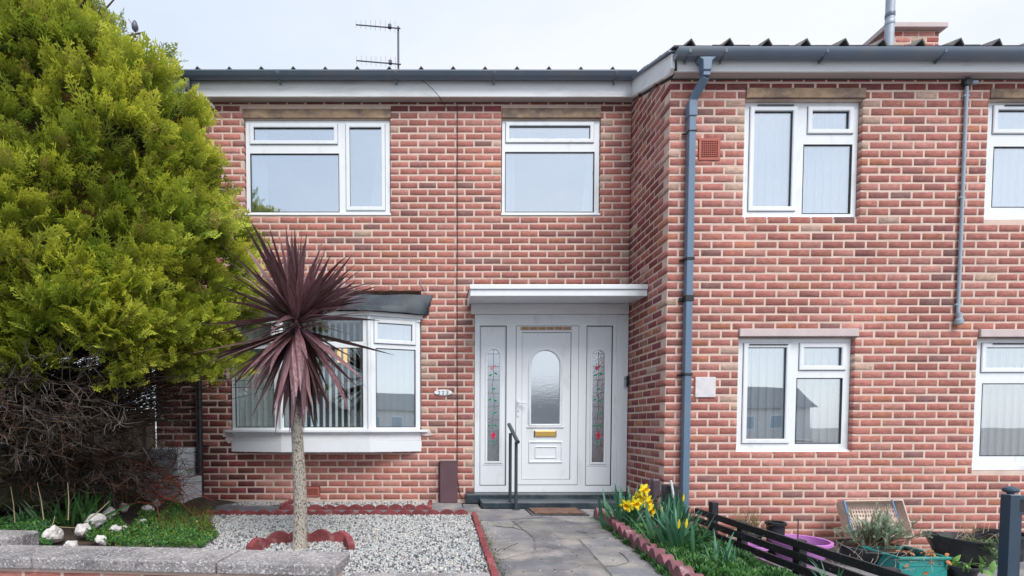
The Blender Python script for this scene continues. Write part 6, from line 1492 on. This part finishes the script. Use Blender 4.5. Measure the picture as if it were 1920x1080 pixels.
# black tub with lavender
Yt = -1.62; xl, xr = at(1580, 1020, Yt)[0], at(1688, 1020, Yt)[0]; x = (xl+xr)/2; r1 = (xr-xl)/2; zt_ = at(1630, 1022, Yt)[1]
t = thing('plant_tub', 'round black tub planted with grey green lavender', 'tub', (x, Yt, RG)); tub(t, 'tub_body', x, Yt, RG, zt_, r1*.75, r1, M['black_pl']); MB().lathe([(r1*.93, 0), (r1*.93, .004)], (x, Yt, zt_-.03), 24).build('soil', M['soil'], t)
t2 = thing('lavender', 'straggly grey green lavender bush growing in the round black tub', 'plant', (x, Yt, zt_-.03)); its = []; inst = []
LV = []
rg2 = np.random.default_rng(4)
for _ in range(3):
    V, F, S = [], [], []
    for i in range(14):
        s_ = i/14; 
        for sg in (0, 2.1, 4.2):
            k = len(V); d = np.array([math.cos(sg+i), math.sin(sg+i), .9]); d /= np.linalg.norm(d); sd = np.cross(d, (0, 0, 1)); sd /= np.linalg.norm(sd); p = np.array([0, 0, s_]); V += [p, p+d*.1+sd*.025, p+d*.22, p+d*.1-sd*.025]; F.append((k, k+1, k+2, k+3)); S += [s_]*4
    LV.append((np.array(V), np.array(F), np.array(S)))
for q in range(120):
    side = 1 if q < 75 else -1
    base = np.array([x+r_.uniform(-.10, .14), Yt+r_.normal(0, .05), zt_-.03]); d = np.array([r_.normal(.55 if side > 0 else -.35, .4), r_.normal(0, .35), 1]); L = r_.uniform(.14, .36); P = curve(base, d, L, 5, .12)
    its.append((P, .004, .002, np.array((.2, .14, .09))*r_.uniform(.7, 1.3)))
    for _ in range(3):
        i = r_.integers(3, 6); dd = P[i]-P[i-1]+r_.normal(0, .02, 3); inst.append((r_.integers(3), P[i]-dd*.5, dd, r_.uniform(.06, .11), r_.uniform(0, 6), np.array((.22, .30, .2)), np.array((.32, .42, .31))))
twigs('stems', its, M['twig'], t2, 3); bake('foliage', inst, LV, M['leaf'], t2)
# teal box
Yt = -2.02; X0, X1 = at(1700, 1060, Yt)[0], at(1776, 1060, Yt)[0]; zt_ = at(1740, 1041, Yt)[1]
t = thing('storage_box', 'open turquoise plastic box scattered with dead leaves', 'box', ((X0+X1)/2, Yt, RG))
hh = zt_-RG; b = MB(); X0 -= .06
b.holed(0, 1, 0, 1, [(.06, .94, .07, .93)], 0, .02, True) if False else None
wl = .008; yb_ = Yt+.36
for bx_ in ((X0, X1, Yt, Yt+wl), (X0, X1, yb_-wl, yb_), (X0, X0+wl, Yt+wl, yb_-wl), (X1-wl, X1, Yt+wl, yb_-wl)): MB().box(*bx_, RG+.002, zt_-.012).build('side_panel', M['teal'], t)
MB().ring(0, 0, 0, 0, 0, 0, 0).v
r4_ = MB(lambda p: (p[0], p[2], zt_-p[1]-.012)); r4_.ring(X0-.018, X1+.018, Yt-.018, yb_+.018, .03, 0, .02, .004); r4_.build('rim', M['teal'], t)
for z_ in (.1, .17): MB().box(X0-.004, X1+.004, Yt-.004, Yt-.0005, RG+z_, RG+z_+.012).build('rib', M['teal'], t, bevel=.002)
MB().box(X0+.01, X1-.01, Yt+.01, yb_-.01, RG+.01, zt_-.09).build('soil', M['soil'], t)
dlm = leaf_mesh('dead_leaf', .05, .03, .8, M['deadleaf'], segs=3)
for q in range(46):
    xx, yy = r_.uniform(X0-.02, X1), r_.uniform(Yt-.01, Yt+.15); o = bpy.data.objects.new('dead_leaf', dlm); 
    zz_ = zt_+.004 if r_.random() < .6 else zt_-.08
    if q > 34: yy = Yt-.012; zz_ = r_.uniform(RG+.05, zt_)
    o.location = (xx, yy, zz_); o.rotation_euler = (r_.uniform(0, 3), r_.uniform(0, 3), r_.uniform(0, 6)); o.scale = (r_.uniform(.6, 1.1),)*3; C.objects.link(o)
    tag(o, 'curled orange brown dead leaf lying on the turquoise box', 'dead leaf', 'dead leaves on the turquoise box')
# big black trug
Yt = -1.55; xl, xr = at(1750, 1010, Yt)[0], at(1862, 1015, Yt)[0]; x = (xl+xr)/2; r1 = (xr-xl)/2; zt_ = at(1800, 1008, Yt)[1]
t = thing('plant_tub', 'large black flexible trug with a wavy rim left of the gate post', 'tub', (x, Yt, RG))
b = MB(); n = 36; prof = [(r1*.66, RG), (r1*.8, RG+.12), (r1-.004, zt_-.02), (r1+.006, zt_-.015), (r1+.006, zt_), (r1-.008, zt_), (r1*.78, RG+.12), (.01, RG+.1)]; vs = []
for k, (rr, zz_) in enumerate(prof):
    for i in range(n):
        a = 2*math.pi*i/n; lift = (.022*math.cos(a)**2 if 2 <= k <= 5 else 0); vs.append((x+rr*math.cos(a), Yt+rr*math.sin(a)*.92, zz_+lift+(.008 if math.cos(a) < 0 and 2 <= k <= 5 else 0)))
b.add(vs, [(i*n+k, i*n+(k+1) % n, (i+1)*n+(k+1) % n, (i+1)*n+k) for i in range(len(prof)-1) for k in range(n)]+[tuple(range(n-1, -1, -1))]); b.build('tub_body', M['black_pl'], t, smooth=True)
for sg in (-1, 1): MB().tube([(x+sg*r1*.92, Yt-.06, zt_+.018), (x+sg*(r1+.01), Yt-.04, zt_+.05), (x+sg*(r1+.01), Yt+.04, zt_+.05), (x+sg*r1*.92, Yt+.06, zt_+.018)], .009, 8).build('handle', M['black_pl'], t, smooth=True)
t2 = thing('tub_weeds', 'green weeds and straw stems growing in the large black trug', 'weeds', (x, Yt, zt_-.12)); inst = []; its = []
for q in range(60): inst.append((r_.integers(3), np.array([x+r_.uniform(-.02, .2), Yt+r_.uniform(-.1, .15), zt_-.10]), np.array([r_.normal(0, .6), r_.normal(0, .5), .7]), r_.uniform(.06, .11), 0, np.array((.05, .13, .04)), np.array((.10, .22, .07))))
for q in range(14): its.append((curve((x+r_.uniform(-.1, .25), Yt+r_.normal(0, .05), zt_-.05), (r_.normal(.2, .8), r_.normal(0, .3), r_.uniform(.3, 1)), r_.uniform(.15, .3), 5, .1, -.05), .0025, .0015, np.array((.45, .36, .2))))
bake('foliage', inst, LV, M['leaf'], t2); twigs('stems', its, M['twig'], t2, 3); MB().lathe([(r1*.8, 0), (r1*.8, .003)], (x, Yt, zt_-.13), 20, sy=.9).build('soil', M['soil'], t2)
# small pot with primula leaves
Yt = -2.0; xl, xr = at(1780, 1060, Yt)[0], at(1828, 1060, Yt)[0]; x = (xl+xr)/2; r1 = (xr-xl)/2; zt_ = at(1800, 1059, Yt)[1]
t = thing('plant_pot', 'small black pot in front of the large trug', 'pot', (x, Yt, RG)); tub(t, 'pot_body', x, Yt, RG, zt_, r1*.75, r1, M['black_pl'], n=24)
strap_plant('primula', 'fresh light green leaves growing in the small black pot', 'plant', (x, Yt, zt_-.03), 26, (.08, .14), .34, ((.10, .24, .05), (.20, .38, .10)), .85, bend=(.4, 1.0))
# pot behind gate post
Yt = -1.4; x = at(1880, 1010, Yt)[0]; t = thing('plant_pot', 'tall dark pot half hidden behind the gate post', 'pot', (x, Yt, RG)); tub(t, 'pot_body', x, Yt, RG, at(1880, 998, Yt)[1], .14, .19, M['black_pl'])
t2 = thing('trailing_plant', 'trailing leafy stems beside the foot of the gate post', 'plant', (at(1868, 1050, -1.8)[0], -1.8, RG)); inst = []
for q in range(45): 
    xx, zz_ = at(r_.uniform(1850, 1880), r_.uniform(1020, 1062), -1.8); inst.append((r_.integers(3), np.array([xx, -1.8, zz_]), np.array([r_.normal(-.4, .6), r_.normal(0, .5), r_.normal(.2, .5)]), r_.uniform(.05, .09), 0, np.array((.07, .14, .05)), np.array((.22, .32, .16))))
bake('foliage', inst, LV, M['leaf'], t2)
its = []
for q in range(46):
    px, py = r_.uniform(1560, 1760), r_.uniform(1035, 1075); Y = r_.uniform(-2.4, -2.1); a = at(px, py, Y); its.append((curve((a[0], Y, a[1]), (r_.normal(0, .8), r_.normal(0, .3), r_.normal(.5, .5)), r_.uniform(.08, .2), 4, .12), .002, .0012, np.array((.4, .37, .32))*r_.uniform(.6, 1.2)))
t3 = thing('dry_grass', 'thin pale dry grass stems leaning in front of the turquoise box', 'dry plant', (1.2, -2.25, RG)); twigs('stalks', its, M['twig'], t3, 3)
# gate post and gate
Yg = -3.62; gx0 = at(1893, 990, Yg)[0]; gx1_ = at(1910.5, 990, Yg)[0]; gzt = at(1900, 929, Yg)[1]
t = thing('gate_post', 'blue black square metal gate post topped with a flattened ball', 'gate post', ((gx0+gx1_)/2, Yg, PV))
w_ = gx1_-gx0
MB().box(gx0, gx1_, Yg, Yg+w_, PV, gzt).build('post_shaft', M['gate'], t, bevel=.002)
MB().box(gx0-.002, gx1_+.002, Yg-.002, Yg+w_+.002, gzt+.0005, gzt+.004).build('cap_plate', M['conduit'], t)
cc_ = ((gx0+gx1_)/2, Yg+w_/2, gzt+.004); MB().lathe([(.014, 0), (.014, .006), (.028, .011), (.034, .02), (.030, .031), (.018, .038), (.002, .041)], cc_, 20).build('finial', M['gate'], t, smooth=True)
t = thing('metal_gate', 'blue black metal gate hung on the post at the right picture edge', 'gate', (gx1_+.3, Yg+.02, PV))
zr_ = at(1915, 962, Yg)[1]
MB().box(gx1_+.012, gx1_+.9, Yg+.012, Yg+.034, zr_-.012, zr_).build('top_rail', M['gate'], t, bevel=.002); MB().box(gx1_+.012, gx1_+.9, Yg+.012, Yg+.034, -.3, -.28).build('bottom_rail', M['gate'], t)
MB().box(gx1_+.012, gx1_+.9, Yg+.012, Yg+.034, gzt-.025, gzt-.003).build('upper_rail', M['gate'], t, bevel=.002)
for i in range(9): a = gx1_+.014+i*.1; MB().box(a, a+.016, Yg+.014, Yg+.03, -.28, zr_-.012).build('bar', M['gate'], t)
MB().box(gx1_+.014, gx1_+.9, Yg+.018, Yg+.026, zr_+.001, gzt-.026).build('infill_panel', M['black_pl'], t)
# maroon outer garden ground strip with moss patches
tiny_leaf_field('moss', 1500, lambda: (r_.uniform(.4, .75), r_.uniform(-3.2, -2.2), .03), lambda x, y: RG, .02, GY+GC, .03, M['leaf'])

# ================================================================== ACROSS THE STREET (seen in the glass)
def opp_house(x0, x1, label, roofh, y=-44):
    t = thing('opposite_house', label, 'house', ((x0+x1)/2, y, PV)); b = MB(); b.box(x0, x1, y-7, y, PV, 2.7); b.build('wall', M['opp_wall'], t)
    MB().prism([(x0-.4, 2.68), (x1+.4, 2.68), (x1-1.6, roofh), (x0+1.6, roofh)], y-7.4, y+.4, 'y').build('roof', M['slate2'], t)
    n = int((x1-x0)/3)
    for i in range(n):
        a = x0+.8+i*3; w_ = MB().box(a, a+1.6, y+.001, y+.06, .6, 2.0).build('window', M['pvc'], t); MB().box(a+.1, a+1.5, y+.061, y+.07, .7, 1.9).build('pane', M['conduit'], w_)
for i, (a, b_, h_) in enumerate(((-42, -28, 4.6), (-26, -12, 4.3), (-10.5, 3, 4.7), (4.5, 18, 4.4), (20, 34, 4.6))):
    opp_house(a, b_, 'low rendered house across the street, %s of the row' % ('far left', 'second', 'middle', 'fourth', 'far right')[i], h_)
t = thing('opposite_tree', 'bare winter tree across the street', 'tree', (9, -30, PV)); its = []
its.append((curve((9, -30, PV), (0, 0, 1), 3.2, 6, .04), .2, .12, np.array((.06, .05, .04))))
for q in range(150):
    b0 = np.array([9, -30, r_.uniform(1.5, 3)]); its.append((curve(b0+r_.normal(0, .2, 3), (r_.normal(0, .7), r_.normal(0, .7), 1), r_.uniform(1.5, 3.6), 7, .16), .05, .008, np.array((.06, .05, .045))))
twigs('branches', its, M['twig'], t, 4)
